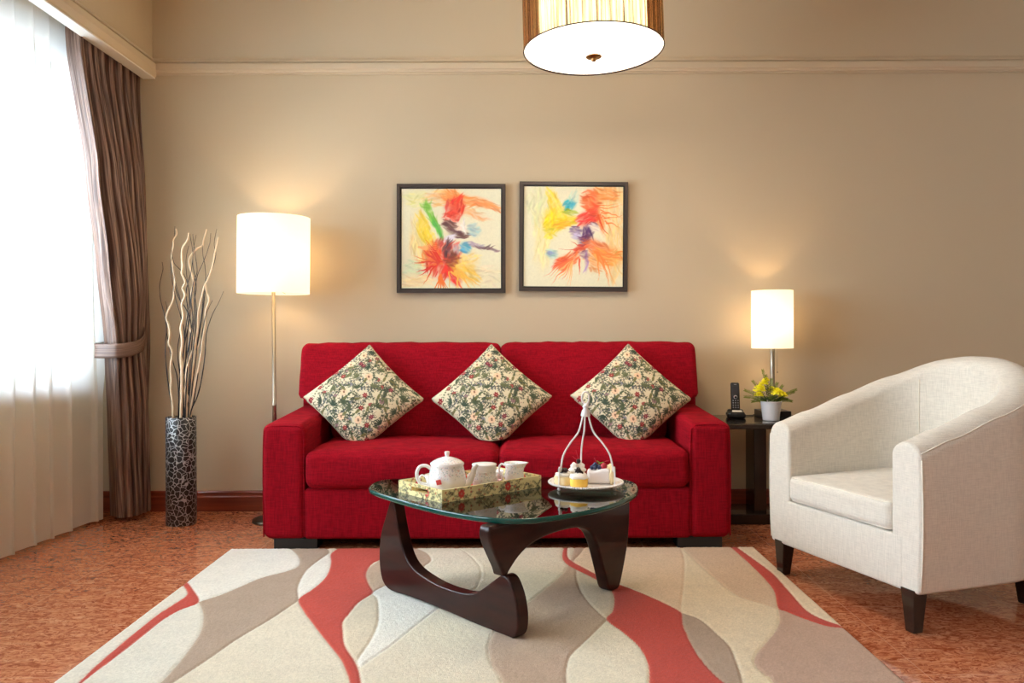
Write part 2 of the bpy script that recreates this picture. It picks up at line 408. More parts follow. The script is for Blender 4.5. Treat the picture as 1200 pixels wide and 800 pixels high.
# ------------------------------------------------------------------ numpy painting helpers (patterns of printed / woven / painted things)
def vnoise(h, w_, cy, cx, seed):
    r = np.random.RandomState(seed); g = r.rand(cy+2, cx+2)
    y = np.linspace(0, cy, h, endpoint=False); x = np.linspace(0, cx, w_, endpoint=False)
    yi = y.astype(int); xi = x.astype(int); fy = y-yi; fx = x-xi
    fy = (fy*fy*(3-2*fy))[:, None]; fx = (fx*fx*(3-2*fx))[None, :]
    a = g[yi][:, xi]; b = g[yi][:, xi+1]; c = g[yi+1][:, xi]; d = g[yi+1][:, xi+1]
    return (a*(1-fx)+b*fx)*(1-fy)+(c*(1-fx)+d*fx)*fy
class Canvas:
    def __init__(s, h, w_, col):
        s.h, s.w = h, w_; s.a = np.ones((h, w_, 3))*np.array(col)/255.0
        s.wx = np.zeros((h, w_)); s.wy = np.zeros((h, w_)); s.tex = None
    def warp(s, amt, cells, seed):
        s.wx = (vnoise(s.h, s.w, cells, cells, seed)-.5)*2*amt + (vnoise(s.h, s.w, cells*3, cells*3, seed+5)-.5)*amt*.7
        s.wy = (vnoise(s.h, s.w, cells, cells, seed+9)-.5)*2*amt + (vnoise(s.h, s.w, cells*3, cells*3, seed+6)-.5)*amt*.7
    def ell(s, cx, cy, rx, ry, ang=0, col=(0, 0, 0), alpha=1., soft=.15, streak=0, seed=0):
        R = max(rx, ry)*1.8 + 3 + (np.abs(s.wx).max() if s.wx.any() else 0)*2
        x0, x1, y0, y1 = max(0, int(cx-R)), min(s.w, int(cx+R)+1), max(0, int(cy-R)), min(s.h, int(cy+R)+1)
        if x0 >= x1 or y0 >= y1: return
        Y, X = np.mgrid[y0:y1, x0:x1].astype(float)
        X = X+s.wx[y0:y1, x0:x1]-cx; Y = Y+s.wy[y0:y1, x0:x1]-cy
        c, d = math.cos(ang), math.sin(ang)
        u = (X*c+Y*d)/rx; v_ = (-X*d+Y*c)/ry
        q = np.sqrt(u*u+v_*v_)
        m = np.clip((1+soft-q)/(2*soft), 0, 1); m = m*m*(3-2*m)*alpha
        if streak:
            rs = np.random.RandomState(seed+11); tab = rs.rand(64)
            vv = (v_*9+32+u*1.2); i = np.clip(vv.astype(int), 0, 62); f = vv-vv.astype(int)
            n = tab[i]*(1-f)+tab[i+1]*f
            m = m*np.clip(1-streak+streak*1.7*n, 0, 1)
        s.a[y0:y1, x0:x1] = s.a[y0:y1, x0:x1]*(1-m[..., None]) + (np.array(col)/255.0)*m[..., None]
    def line(s, pts, w0, w1, col, alpha=1.):
        P = spline([(p[0], p[1], 0) for p in pts], 8)
        L = sum((b-a).length for a, b in zip(P, P[1:])); n = max(2, int(L/max(.5, min(w0, w1)*.6)))
        for i in range(len(P)-1):
            seg = (P[i+1]-P[i]).length; k = max(1, int(seg/.8))
            for q in range(k):
                tt = (i+q/k)/(len(P)-1); p = P[i].lerp(P[i+1], q/k); r = w0+(w1-w0)*tt
                s.ell(p.x, p.y, max(r, .35), max(r, .35), 0, col, alpha*min(1, r/.5), .5)
def setcol(me, cols):
    """cols (N,3) sRGB 0..1 per vertex"""
    c = np.clip(np.asarray(cols), 0, 1); l = np.where(c <= .04045, c/12.92, ((c+.055)/1.055)**2.4)
    at_ = me.color_attributes.new('Col', 'FLOAT_COLOR', 'POINT')
    at_.data.foreach_set('color', np.concatenate([l, np.ones((len(l), 1))], 1).astype(np.float32).ravel())
def gridfaces(nu, nv, base=0, flip=False):
    f = []
    for j in range(nv-1):
        for i in range(nu-1):
            a = base+j*nu+i; q = (a, a+1, a+nu+1, a+nu); f.append(q[::-1] if flip else q)
    return f

# ================================================================== THE SETTING
YB, XL, XR, YF, ZC = 4.68, -2.45, 4.5, -2.6, 2.95
def struct(name, parts, mat, parent=None, **kw):
    o = obj(name, parts, mat, parent, smooth=kw.pop('smooth', False), **kw)
    if parent is None: o['kind'] = 'structure'
    return o
struct('floor', [box(XL-.15, XR+.15, YF-.15, YB+.15, -.1, 0)], M['floor'])
struct('ceiling', [box(XL-.15, XR+.15, YF-.15, YB+.15, ZC, ZC+.1)], M['ceiling'])
struct('wall_back', [box(XL-.15, XR+.15, YB, YB+.15, 0, ZC)], M['wall'])
struct('wall_right', [box(XR, XR+.15, YF, YB, 0, ZC)], M['wall'])
struct('wall_front', [box(XL-.15, XR+.15, YF-.15, YF, 0, ZC)], M['wall'])
ZS, ZT = .80, 2.40
lw = [box(XL-.15, XL, YF, YB, 0, ZS), box(XL-.15, XL, YF, YB, ZT, ZC),
      box(XL-.15, XL, YF, WIN[1][0], ZS, ZT), box(XL-.15, XL, WIN[1][1], WIN[0][0], ZS, ZT), box(XL-.15, XL, WIN[0][1], YB, ZS, ZT)]
struct('wall_left', lw, M['wall'])
for k, (a, b) in enumerate(WIN):
    e = bpy.data.objects.new('window_%d' % (k+1), None); C.objects.link(e); e['kind'] = 'structure'; e.location = (XL-.08, (a+b)/2, ZS)
    fr = [box(XL-.11, XL-.05, a, b, ZS, ZS+.06), box(XL-.11, XL-.05, a, b, ZT-.06, ZT), box(XL-.11, XL-.05, a, b, 2.12, 2.21)]
    nb = 4
    for i in range(nb+1):
        y = a+(b-a)*i/nb; fr.append(box(XL-.112, XL-.048, max(a, y-.03), min(b, y+.03), ZS, ZT))
    obj('window_frame', fr, M['window_frame'], e, smooth=False)
    obj('window_pane', [box(XL-.083, XL-.077, a+.02, b-.02, ZS+.03, ZT-.03)], M['window_glass'], e, smooth=False)
    obj('window_sill', [box(XL-.04, XL+.07, a-.05, b+.05, ZS-.03, ZS)], M['white_trim'], e, smooth=False)
# bulkhead in front of the curtain recess, with the picture rail carried round it
struct('wall_bulkhead', [box(-2.10, -2.068, YF, YB, 2.50, ZC)], M['wall'])
def rail(prof, p0, p1, nrm):
    """moulding profile (out, z) swept from p0 to p1"""
    vs = []
    for p in (p0, p1):
        for o_, z in prof: vs.append((p[0]+nrm[0]*o_, p[1]+nrm[1]*o_, z))
    n = len(prof); return vs, [(i, (i+1) % n, n+(i+1) % n, n+i) for i in range(n)]+[tuple(range(n)), tuple(range(n, 2*n))]
prof = [(0, 2.487), (.010, 2.487), (.010, 2.494), (.022, 2.497), (.026, 2.506), (.034, 2.510), (.034, 2.541), (.016, 2.545), (.016, 2.552), (.026, 2.556), (.022, 2.566), (.010, 2.576), (.006, 2.584), (0, 2.586)]
struct('trim_1', [rail(prof, (-2.066, YB), (XR, YB), (0, -1))], M['trim'])
prof2 = [(-.054, 2.472), (.012, 2.472), (.020, 2.480), (.026, 2.492), (.034, 2.508), (.034, 2.541), (.016, 2.545), (.016, 2.552), (.026, 2.556), (.022, 2.566), (.010, 2.576), (.006, 2.584), (0, 2.586), (0, 2.502), (-.054, 2.502)]
struct('trim_2', [rail(prof2, (-2.067, YF), (-2.067, YB-.001), (1, 0))], M['trim'])
struct('trim_3', [box(-2.121, -2.052, YF, YB-.001, 2.466, 2.473)], M['white_trim'])  # underside board, white because the window light on it is put into its colour
bp = [(0, 0), (.018, 0), (.018, .082), (.013, .088), (.013, .106), (.008, .114), (0, .116)]
struct('baseboard_back', [rail(bp, (XL, YB), (XR, YB), (0, -1))], M['base_wood'])
struct('baseboard_right', [rail(bp, (XR, YF), (XR, YB), (-1, 0))], M['base_wood'])
for x, y in DOWN:
    e = thing('ceiling_fill_light', 'small round white added fill light in the ceiling out of view behind the camera', 'downlight', (x, y, ZC), group='added fill lights behind the camera')
    obj('trim_ring', [lathe([(.045, ZC-.002), (.06, ZC-.006), (.06, ZC-.0005)], x, y, 24)], M['white_trim'], e)
    lamp('fill_lamp', 'AREA', (x, y, ZC-.012), FILL_W, (1, .86, .70), size=.09, sy=.09)

# ================================================================== CURTAINS
def cloth_attr(me, uvs):
    a = me.attributes.new('cloth', 'FLOAT_VECTOR', 'POINT'); a.data.foreach_set('vector', np.array([(u, v, 0) for u, v in uvs], dtype=np.float32).ravel())
def interp(x, pts):
    if x <= pts[0][0]: return pts[0][1]
    for (a, b), (c, d) in zip(pts, pts[1:]):
        if x <= c:
            t_ = (x-a)/(c-a); t_ = t_*t_*(3-2*t_)*.5 + t_*.5; return b+(d-b)*t_
    return pts[-1][1]
LY = [(0, 4.42), (.5, 4.39), (.965, 4.355), (1.4, 4.27), (1.82, 4.17), (2.5, 4.03)]
def drape_pt(s, z):
    yl = interp(z, LY); yr = 4.672
    sq = math.exp(-((z-.95)/.22)**2)            # gathered by the tieback
    fl = .14
    if s < fl:
        k = s/fl
        x = -2.205 + (.105-.01*sq)*k; y = yl + .03*(1-k) - .03*k + .006*math.sin(k*9+z*1.2)
    else:
        k = (s-fl)/(1-fl); y = yl-.03+(yr-yl+.03)*k
        amp = (.032-.012*sq)*(.75+.25*math.sin(k*23))
        ph = 2*PI*8*(k+.02*math.sin(z*2+k*6))
        x = -2.10 + .012*sq - amp*(1-math.cos(ph)) + .006*math.sin(3*z+k*11)
        y += .006*math.sin(2*ph)
        x += .06*(1-.65*sq)*math.sin(k*PI)**.8*(1-min(1, max(0, (z-1.2)/1.1)))
    x -= .022*min(1, max(0, (z-1.9)/.5))
    return x, y
nu, nv = 260, 70; vs, uvs = [], []
for j in range(nv):
    z = .025 + (2.62-.025)*j/(nv-1)
    for i in range(nu):
        s = i/(nu-1); x, y = drape_pt(s, z); vs.append((x, y, z)); uvs.append((s, z))
dr = thing('drape', 'brown striped floor-length drape tied back in the left corner beside the sheer', 'curtain', (-2.13, 4.4, 0))
me = mesh(vs, gridfaces(nu, nv)); cloth_attr(me, uvs); link('curtain_cloth', me, M['drape'], dr)
# tieback band
path = spline([(-2.112, 4.668, 1.055), (-2.090, 4.61, 1.03), (-2.050, 4.53, .985), (-2.036, 4.455, .95), (-2.050, 4.36, .93), (-2.10, 4.300, .922), (-2.222, 4.330, .922), (-2.25, 4.42, .93), (-2.235, 4.55, .96), (-2.14, 4.66, 1.02)], 8)
vs, uvs = [], []
for i, p in enumerate(path):
    for j in range(7):
        q = j/6; hw = .038*min(1, .45+i/10, .45+(len(path)-1-i)/10)
        vs.append((p.x+.004*math.cos((q-.5)*PI), p.y, p.z+(q-.5)*2*hw)); uvs.append((q*.3, i*.01))
me = mesh(vs, gridfaces(7, len(path))); cloth_attr(me, uvs)
tb = link('tieback', me, M['drape'], dr); sm = tb.modifiers.new('s', 'SOLIDIFY'); sm.thickness = .004
obj('tieback_hook', [tube([(-2.115, 4.679, 1.055), (-2.115, 4.655, 1.05), (-2.11, 4.64, 1.04), (-2.11, 4.643, 1.065)], .004, 8)], M['bronze'], dr)

sh = thing('sheer_curtain', 'white translucent sheer curtain hanging full length in front of the window', 'curtain', (-2.25, 2.8, 0))
def sheer_pt(s, z):
    lowk = max(0, 1-max(0, z-.7)/.5); e0 = max(0, 1-s/.05)
    y = 4.47 - s*3.45 - .07*e0*lowk
    base = -2.228 + .038*e0*lowk - .025*min(1, s*3.2) - .015*min(1, s*1.5)
    per = .158; k = (4.47-y)/per
    saw = (k+.16*math.sin(k*1.7)) % 1.0
    top = max(0, (z-2.25)/.22)
    f = (saw**.65)*(1-max(0, (saw-.86)/.14))
    x = base - .045*f*(1-.3*top) + .005*math.sin(z*1.4+k)
    if s < .02: x += .0
    y2 = y + .028*math.sin(2*PI*saw)*(1 - .6*top) + .012*math.sin(k*2.3)*(2.4-z)/2.4
    return x - .01*top, y2
nu, nv = 560, 40; vs = []
for j in range(nv):
    z = .018 + (2.60-.018)*j/(nv-1)
    for i in range(nu): x, y = sheer_pt(i/(nu-1), z); vs.append((x, y, z))
link('voile_panel', mesh(vs, gridfaces(nu, nv)), M['sheer'], sh)
vs = []
for j in range(5):
    z = .016 + .125*j/4
    for i in range(nu): x, y = sheer_pt(i/(nu-1), z); vs.append((x-.004, y, z))
link('hem', mesh(vs, gridfaces(nu, 5)), M['sheer'], sh)
vs = []
for j in range(4):
    z = 2.52 + .08*j/3
    for i in range(nu): x, y = sheer_pt(i/(nu-1), z); vs.append((x-.004, y, z))
link('heading_tape', mesh(vs, gridfaces(nu, 4)), M['sheer'], sh)
obj('track', [box(-2.27, -2.235, 1.0, 4.64, 2.60, 2.63)], M['white_trim'], sh, smooth=False)

# ================================================================== RUG
W_, CR, TN, TP, T2, RD = (232, 228, 216), (220, 209, 186), (220, 200, 170), (170, 148, 128), (182, 157, 135), (184, 70, 56)
Z = [
 (W_, [(272,643),(336,644),(346,651),(351,659),(349,667),(335,673),(305,681),(275,694),(255,702),(233,709),(226,694),(218,685)]),
 ((228,222,206), [(213,688),(219,696),(218,702),(205,711),(185,724),(160,744),(135,765),(110,787),(97,800),(60,835),(0,880),(-120,900),(60,800)]),
 ((224,218,202), [(233,709),(238,722),(238,735),(235,745),(228,757),(215,775),(203,789),(193,800),(160,830),(110,870),(20,870),(70,828),(102,800),(120,786),(145,767),(165,751),(190,731),(210,719)]),
 (RD, [(213,687),(219,685),(226,694),(233,709),(210,719),(190,731),(165,751),(145,767),(120,786),(102,800),(70,828),(20,870),(10,870),(60,835),(97,800),(110,787),(135,765),(160,744),(185,724),(205,711),(218,702),(219,696)]),
 (TP, [(336,643),(346,651),(351,659),(349,667),(335,673),(305,681),(275,694),(255,702),(233,709),(238,722),(238,735),(235,745),(228,757),(215,775),(203,789),(193,800),(160,830),(110,870),(140,870),(180,822),(210,800),(240,780),(280,752),(315,731),(340,714),(350,706),(349,693),(353,682),(360,671),(372,661),(386,651),(380,643)]),
 (W_, [(350,706),(349,693),(353,682),(360,671),(372,661),(386,651),(388,662),(385,674),(377,685),(365,695)]),
 (T2, [(447,656),(431,670),(429,678),(432,688),(437,697),(450,691),(470,684),(495,670),(505,660),(500,651),(485,645),(465,643),(447,643)]),
 (RD, [(388,652),(400,643),(447,643),(447,657),(437,663),(431,670),(429,678),(432,688),(437,697),(432,702),(420,710),(410,722),(402,733),(402,745),(404,760),(413,775),(419,787),(422,800),(426,830),(432,870),(415,870),(414,830),(409,800),(407,794),(400,778),(390,765),(375,746),(363,730),(356,720),(350,706),(365,695),(377,685),(385,674),(388,662)]),
 ((224,213,192), [(470,643),(530,645),(548,652),(560,664),(564,675),(561,686),(555,695),(530,705),(495,690),(495,670),(505,660),(500,651),(485,645)]),
 ((214,200,174), [(432,702),(437,700),(442,705),(444,718),(443,735),(436,752),(428,765),(419,778),(413,775),(404,760),(402,745),(402,733),(410,722),(420,710)]),
 (W_, [(437,698),(455,688),(530,700),(545,700),(517,715),(490,735),(460,760),(440,774),(422,787),(419,779),(428,765),(436,752),(443,735),(444,718),(442,705)]),
 (T2, [(674,643),(686,643),(680,655),(676,668),(676,682),(682,698),(692,712),(702,722),(711,730),(702,740),(690,752),(675,766),(667,776),(664,788),(664,800),(668,840),(680,870),(620,870),(600,830),(587,800),(577,785),(573,770),(573,758),(580,744),(595,727),(612,715),(635,697),(655,680),(665,668)]),
 ((218,194,164), [(705,643),(797,643),(802,660),(801,690),(799,722),(760,702),(730,688),(705,680),(685,669),(672,662),(680,652),(686,643)]),
 ((212,196,170), [(676,668),(690,675),(708,688),(717,696),(720,706),(718,720),(711,730),(702,722),(692,712),(682,698),(676,682)]),
 ((226,216,192), [(711,731),(730,745),(745,758),(754,770),(760,785),(761,800),(760,830),(770,870),(680,870),(668,840),(664,800),(664,788),(667,776),(675,766),(690,752),(702,740)]),
 (RD, [(661,643),(665,643),(665,655),(672,662),(685,669),(705,680),(715,686),(730,690),(760,702),(799,722),(800,735),(805,748),(812,763),(822,778),(835,793),(845,802),(880,830),(920,870),(770,870),(760,830),(761,800),(760,785),(754,770),(745,758),(730,745),(711,730),(718,720),(720,706),(717,696),(708,688),(690,678),(672,669),(662,662),(659,654)]),
 ((222,206,176), [(797,643),(805,650),(820,665),(840,683),(865,702),(895,712),(912,718),(914,730),(910,742),(900,755),(889,768),(884,778),(887,787),(897,796),(905,803),(930,870),(880,870),(870,805),(862,778),(855,762),(840,747),(820,730),(799,722),(801,690),(802,660)]),
 (TP, [(799,722),(820,730),(840,747),(855,762),(862,778),(868,795),(870,805),(880,870),(920,870),(880,830),(845,802),(835,793),(822,778),(812,763),(805,748),(800,735)]),
 ((206,180,152), [(798,643),(855,642),(870,656),(885,670),(900,686),(908,698),(912,712),(912,718),(895,712),(865,702),(840,683),(820,665),(805,650)]),
 ((224,204,174), [(856,641),(884,640),(1000,746),(988,740),(965,730),(945,719),(925,697),(905,675),(880,656)]),
 ((184,154,134), [(912,717),(920,720),(945,730),(970,738),(990,740),(1060,800),(1140,870),(930,870),(905,803),(897,796),(887,787),(884,778),(889,768),(900,755),(910,742),(914,730)]),
 (RD, [(853,641),(859,641),(880,656),(905,675),(925,697),(945,719),(965,730),(985,737),(990,740),(970,738),(945,730),(920,720),(912,716),(908,698),(900,686),(885,670),(870,656)]),
]
RX0, RX1, RY0, RY1 = on_z(272, 644).x, on_z(881, 641).x, 2.08, 3.80
st_ = .0045
nx, ny = int((RX1-RX0)/st_), int((RY1-RY0)/st_)
gx = np.linspace(RX0, RX1, nx); gy = np.linspace(RY0, RY1, ny); GX, GY = np.meshgrid(gx, gy)
def smooth_poly(P):
    P = [Vector((p.x, p.y)) for p in P]; N = len(P); out = []
    def corner(i):
        a, b = P[i]-P[i-1], P[(i+1) % N]-P[i]
        return a.length < 1e-6 or b.length < 1e-6 or a.angle(b) > .95
    for i in range(N):
        b, c = P[i], P[(i+1) % N]
        a = b-(c-b) if corner(i) else P[i-1]; d = c+(c-b) if corner((i+1) % N) else P[(i+2) % N]
        for q in range(5):
            t_ = q/5; out.append(.5*((2*b)+(c-a)*t_+(2*a-5*b+4*c-d)*t_*t_+(-a+3*b-3*c+d)*t_**3))
    return out
col = np.ones((ny, nx, 3))*np.array(CR)/255.; edge = np.full((ny, nx), 9.)
for cc, px in Z:
    P = smooth_poly([on_z(a, b) for a, b in px]); ins = np.zeros((ny, nx), bool); N = len(P)
    bx0, bx1 = min(p.x for p in P)-.02, max(p.x for p in P)+.02; by0, by1 = min(p.y for p in P)-.02, max(p.y for p in P)+.02
    i0, i1 = np.searchsorted(gx, [bx0, bx1]); j0, j1 = np.searchsorted(gy, [by0, by1])
    if i0 >= i1 or j0 >= j1: continue
    X, Y = GX[j0:j1, i0:i1], GY[j0:j1, i0:i1]; I = np.zeros(X.shape, bool); D = np.full(X.shape, 9.)
    for k in range(N):
        a, b = P[k], P[(k+1) % N]
        if abs(a.y-b.y) > 1e-12:
            I ^= ((a.y > Y) != (b.y > Y)) & (X < (b.x-a.x)*(Y-a.y)/(b.y-a.y)+a.x)
        L2 = (b-a).length_squared
        if L2 < 1e-12: continue
        tt = np.clip(((X-a.x)*(b.x-a.x)+(Y-a.y)*(b.y-a.y))/L2, 0, 1)
        D = np.minimum(D, np.hypot(X-a.x-tt*(b.x-a.x), Y-a.y-tt*(b.y-a.y)))
    sub = col[j0:j1, i0:i1]; m = np.clip(np.where(I, D, -D)/.004+.5, 0, 1)[..., None]
    col[j0:j1, i0:i1] = sub*(1-m)+np.array(cc)/255.*m
    e = edge[j0:j1, i0:i1]; e = np.where(I, D, np.minimum(e, D)); edge[j0:j1, i0:i1] = e
nzv = vnoise(ny, nx, 40, 56, 3)*.6+vnoise(ny, nx, 160, 220, 4)*.4
rs = np.random.RandomState(5)
col = col*(1+(nzv-.5)[..., None]*.05+(rs.rand(ny, nx)-.5)[..., None]*.09)
gz = .013 - .0035*np.exp(-(edge/.005)**2) + (rs.rand(ny, nx)-.5)*.0018
bd = np.minimum(np.minimum(GX-RX0, RX1-GX), np.minimum(GY-RY0, RY1-GY)); gz = gz*np.sqrt(np.clip(bd/.012, 0, 1))+.002
vs = np.stack([GX, GY, gz], -1).reshape(-1, 3)
me = bpy.data.meshes.new('rug'); nf = (nx-1)*(ny-1)
ii = (np.arange(ny-1)[:, None]*nx+np.arange(nx-1)[None, :]).ravel()
quads = np.stack([ii, ii+1, ii+nx+1, ii+nx], 1)
# skirt and underside: border ring pulled to the floor, closed with one face
ring = list(range(0, nx)) + [j*nx+nx-1 for j in range(1, ny)] + [(ny-1)*nx+i for i in range(nx-2, -1, -1)] + [j*nx for j in range(ny-2, 0, -1)]
nb = len(vs); low = vs[ring].copy(); low[:, 2] = .0005; allv = np.concatenate([vs, low]); R_ = len(ring)
q2 = [(ring[k], nb+k, nb+(k+1) % R_, ring[(k+1) % R_]) for k in range(R_)]
me.from_pydata(allv.tolist(), [], quads.tolist()+q2+[tuple(range(nb+R_-1, nb-1, -1))]); me.update()
cf = col.reshape(-1, 3)*.955; setcol(me, np.concatenate([cf, cf[ring]]))
rug = link('area_rug', me, M['rug']); rug.data.polygons[len(me.polygons)-1].use_smooth = False
tag(rug, 'large cream rug with waving red, taupe and beige shapes under the coffee table', 'rug')
RZ = .0150   # pile height

# ================================================================== SOFA
SX0, SX1 = -1.183, 1.004; SF = 3.815; SM = -.080
so = thing('sofa', 'long red two-cushion sofa against the back wall behind the glass coffee table', 'sofa', (-.09, 4.2, 0))
def armfn(sgn):
    def f(x, y, z):
        k = (y-SF)/.78
        if z > .3: z += .035*k*(z-.3)/.28
        # gentle bulge of the outer side
        xo = SX0 if sgn < 0 else SX1
        b = .007*math.sin(PI*min(1, max(0, (z-.05)/.55)))
        if abs(x-xo) < .03: x += sgn*b
        if z < .07: x -= sgn*.004
        return x, y, z
    return f
obj('armrest', [soft(SX0, -.985, SF, 4.60, .048, .585, .035, (5, 12, 12), 5, armfn(-1))], M['red'], so)
obj('armrest', [soft(.812, SX1, SF, 4.60, .048, .585, .035, (5, 12, 12), 5, armfn(1))], M['red'], so)
for x0, x1 in ((SX0, -.985), (.812, SX1)):
    o_, yy = .012, SF+.010
    pts = [(x0+o_*.4, yy, .06), (x0+o_*.2, yy, .30), (x0+o_*.5, yy, .53), (x0+.016, yy, .562), (x0+.040, yy, .576), (x1-.040, yy, .576), (x1-.016, yy, .562), (x1-o_*.5, yy, .53), (x1-o_*.4, yy, .30), (x1-o_*.4, yy, .06)]
    obj('arm_seam', [tube(spline(pts, 4), .0035, 6)], M['red'], so)
obj('base_panel', [soft(-.990, .817, SF+.004, 4.58, .048, .285, .018, (20, 8, 4), 3)], M['red'], so)
obj('back_panel', [soft(SX0+.01, SX1-.01, 4.50, 4.63, .05, .88, .03, (16, 3, 8), 3)], M['red'], so)
def cushfn(x0, x1, y0, y1, z0, z1, px=.010, py=.014, pz=.018, seed=0):
    cx, cy, cz = (x0+x1)/2, (y0+y1)/2, (z0+z1)/2; hx, hy, hz = (x1-x0)/2, (y1-y0)/2, (z1-z0)/2
    def f(x, y, z):
        u, v_, w_ = (x-cx)/hx, (y-cy)/hy, (z-cz)/hz
        x += px*u*(1-v_*v_)*(1-w_*w_); y += py*v_*(1-u*u)*(1-w_*w_); z += pz*w_*(1-u**4)*(1-v_*v_)
        wr = .0022*math.sin(x*31+seed)*math.sin(z*43+y*19+seed)+.0016*math.sin(x*67+z*51+seed*2)
        return x+wr*.4*u, y+wr*v_, z+wr*w_
    return f
for x0, x1, sd in ((-.982, SM-.001, 0), (SM+.001, .809, 3)):
    obj('seat_cushion', [soft(x0, x1, 3.797, 4.40, .283, .462, .042, (22, 14, 6), 6, cushfn(x0, x1, 3.797, 4.40, .283, .462, seed=sd))], M['red'], so)
def backfn(side, x0, x1):
    cf = cushfn(x0, x1, 4.34, 4.52, .47, .955, .004, .012, .006, seed=side*5)
    def f(x, y, z):
        x, y, z = cf(x, y, z)
        k = min(1, max(0, (z-.615)/.06)); k = k*k*(3-2*k)
        if side < 0:
            ratio = (SM-(-.975-(1.160-.975)*k))/(SM-x0); x = SM+(x-SM)*ratio
        else:
            ratio = ((.800+(.975-.800)*k)-SM)/(x1-SM); x = SM+(x-SM)*ratio
        y += -.045 + .13*(z-.47)/.48
        return x, y, z
    return f
obj('back_cushion', [soft(-1.160, SM-.0015, 4.34, 4.50, .455, .955, .036, (22, 5, 22), 5, backfn(-1, -1.160, SM))], M['red'], so)
obj('back_cushion', [soft(SM+.0015, .975, 4.34, 4.50, .455, .955, .036, (22, 5, 22), 5, backfn(1, SM, .975))], M['red'], so)
for x0, x1 in ((-1.135, -.93), (.755, .965)):
    for y0, y1 in ((SF+.02, SF+.12), (4.46, 4.56)):
        obj('foot', [box(x0, x1, y0, y1, 0.0005, .050)], M['foot'], so, bevel=.003)
obj('dust_cover', [box(-1.15, .97, SF+.05, 4.58, .040, .050)], M['foot'], so, smooth=False)

# ================================================================== THROW PILLOWS
PN = 220
def floral_canvas(N, seed=2):
    cv = Canvas(N, N, (216, 204, 172)); r = random.Random(seed); s = N/185
    G = [(56, 64, 48), (70, 80, 56), (42, 46, 42), (92, 96, 72), (76, 80, 86)]
    def leaf(x, y, a, L, w_, c): cv.ell(x+math.cos(a)*L/2, y+math.sin(a)*L/2, L/2, w_, a, c, .92, .25)
    for _ in range(250):     # fine stems with small leaves
        x, y, a = r.uniform(0, N), r.uniform(0, N), r.uniform(0, 2*PI); c = r.choice(G); pts = [(x, y)]
        for k in range(4):
            a += r.uniform(-.45, .45); x += math.cos(a)*7*s; y += math.sin(a)*7*s; pts.append((x, y))
        cv.line(pts, .55*s, .3*s, c, .8)
        for k, (px, py) in enumerate(pts):
            for sg in (-1, 1): leaf(px, py, a+sg*r.uniform(.6, 1.1), r.uniform(3, 6)*s, .8*s, c)
    for _ in range(520):
        cv.ell(r.uniform(0, N), r.uniform(0, N), r.uniform(.7, 1.7)*s, r.uniform(.6, 1.1)*s, r.uniform(0, PI), r.choice(G+[(150, 90, 80), (168, 120, 110), (200, 160, 130)]), .8, .3)
    spots = []
    def free(d):
        for _ in range(60):
            x, y = r.uniform(8, N-8), r.uniform(8, N-8)
            if all((x-a)**2+(y-b)**2 > (d*s)**2 for a, b in spots): spots.append((x, y)); return x, y
        return r.uniform(0, N), r.uniform(0, N)
    for _ in range(7):      # peach daisies with a dark eye
        x, y = free(34)
        for k in range(9): a = k*2*PI/9; cv.ell(x+math.cos(a)*5*s, y+math.sin(a)*5*s, 4*s, 2.3*s, a, (232, 196, 160), .95, .2)
        cv.ell(x, y, 3.1*s, 2.1*s, .5, (92, 58, 48), .95, .25); cv.ell(x, y, 1.3*s, .9*s, .5, (190, 150, 110), 1, .3)
    for _ in range(24):     # fans of long leaves
        x, y = free(22); a0 = r.uniform(0, 2*PI); c = r.choice([(74, 84, 62), (58, 72, 58), (96, 100, 70)])
        for k in range(6): leaf(x, y, a0+(k-2.5)*.42, r.uniform(11, 16)*s, 1.5*s, c)
    for _ in range(15):     # red flowers
        x, y = free(22); c = r.choice([(138, 36, 44), (150, 52, 56), (120, 44, 60)])
        for k in range(6): a = k*PI/3+.4; cv.ell(x+math.cos(a)*3.2*s, y+math.sin(a)*3.2*s, 3*s, 1.6*s, a, c, .95, .2)
        cv.ell(x, y, 1.2*s, 1.2*s, 0, (210, 150, 120), 1, .3)
    for _ in range(16):      # mauve balls and buds
        x, y = free(18); cv.ell(x, y, 4.6*s, 3.6*s, r.uniform(0, 3), r.choice([(150, 112, 116), (128, 126, 136), (156, 70, 66)]), .9, .2)
        leaf(x, y, r.uniform(0, 6), 10*s, 2*s, (92, 98, 66))
    for _ in range(24):
        x, y = free(12); a = r.uniform(0, 6)
        leaf(x, y, a, 14*s, 2.7*s, (110, 106, 66)); leaf(x, y, a+PI, 10*s, 2.2*s, (78, 88, 62))
    return cv
fc = floral_canvas(360)
def pillow_parts(side=.434, T=.078):
    n = PN; vs, cols = [], []
    for face in (-1, 1):
        for j in range(n):
            for i in range(n):
                u, v_ = 2*i/(n-1)-1, 2*j/(n-1)-1
                # cushion plan: edges slightly hollow, corners pointed
                ex = 1-.065*(1-v_*v_)*abs(u)**2; ey = 1-.065*(1-u*u)*abs(v_)**2
                h = T*(max(0, (1-u*u)*(1-v_*v_)))**.42 + .0035
                wr = .0022*math.sin(u*9+v_*4)*math.sin(v_*11-u*3)*(1-u*u)*(1-v_*v_)
                vs.append((u*ex*side/2, face*(h+wr), v_*ey*side/2))
                cy, cx = min(359, int((j/(n-1))*359)), min(359, int((i/(n-1))*359)); cols.append(fc.a[359-cy, cx if face < 0 else 359-cx])
    f = gridfaces(n, n)+gridfaces(n, n, n*n, True)
    b = [i for i in range(n)]+[j*n+n-1 for j in range(1, n)]+[(n-1)*n+i for i in range(n-2, -1, -1)]+[j*n for j in range(n-2, 0, -1)]
    f += [(b[(k+1) % len(b)], b[k], n*n+b[k], n*n+b[(k+1) % len(b)]) for k in range(len(b))]
    return vs, f, cols
pv, pf, pc = pillow_parts()
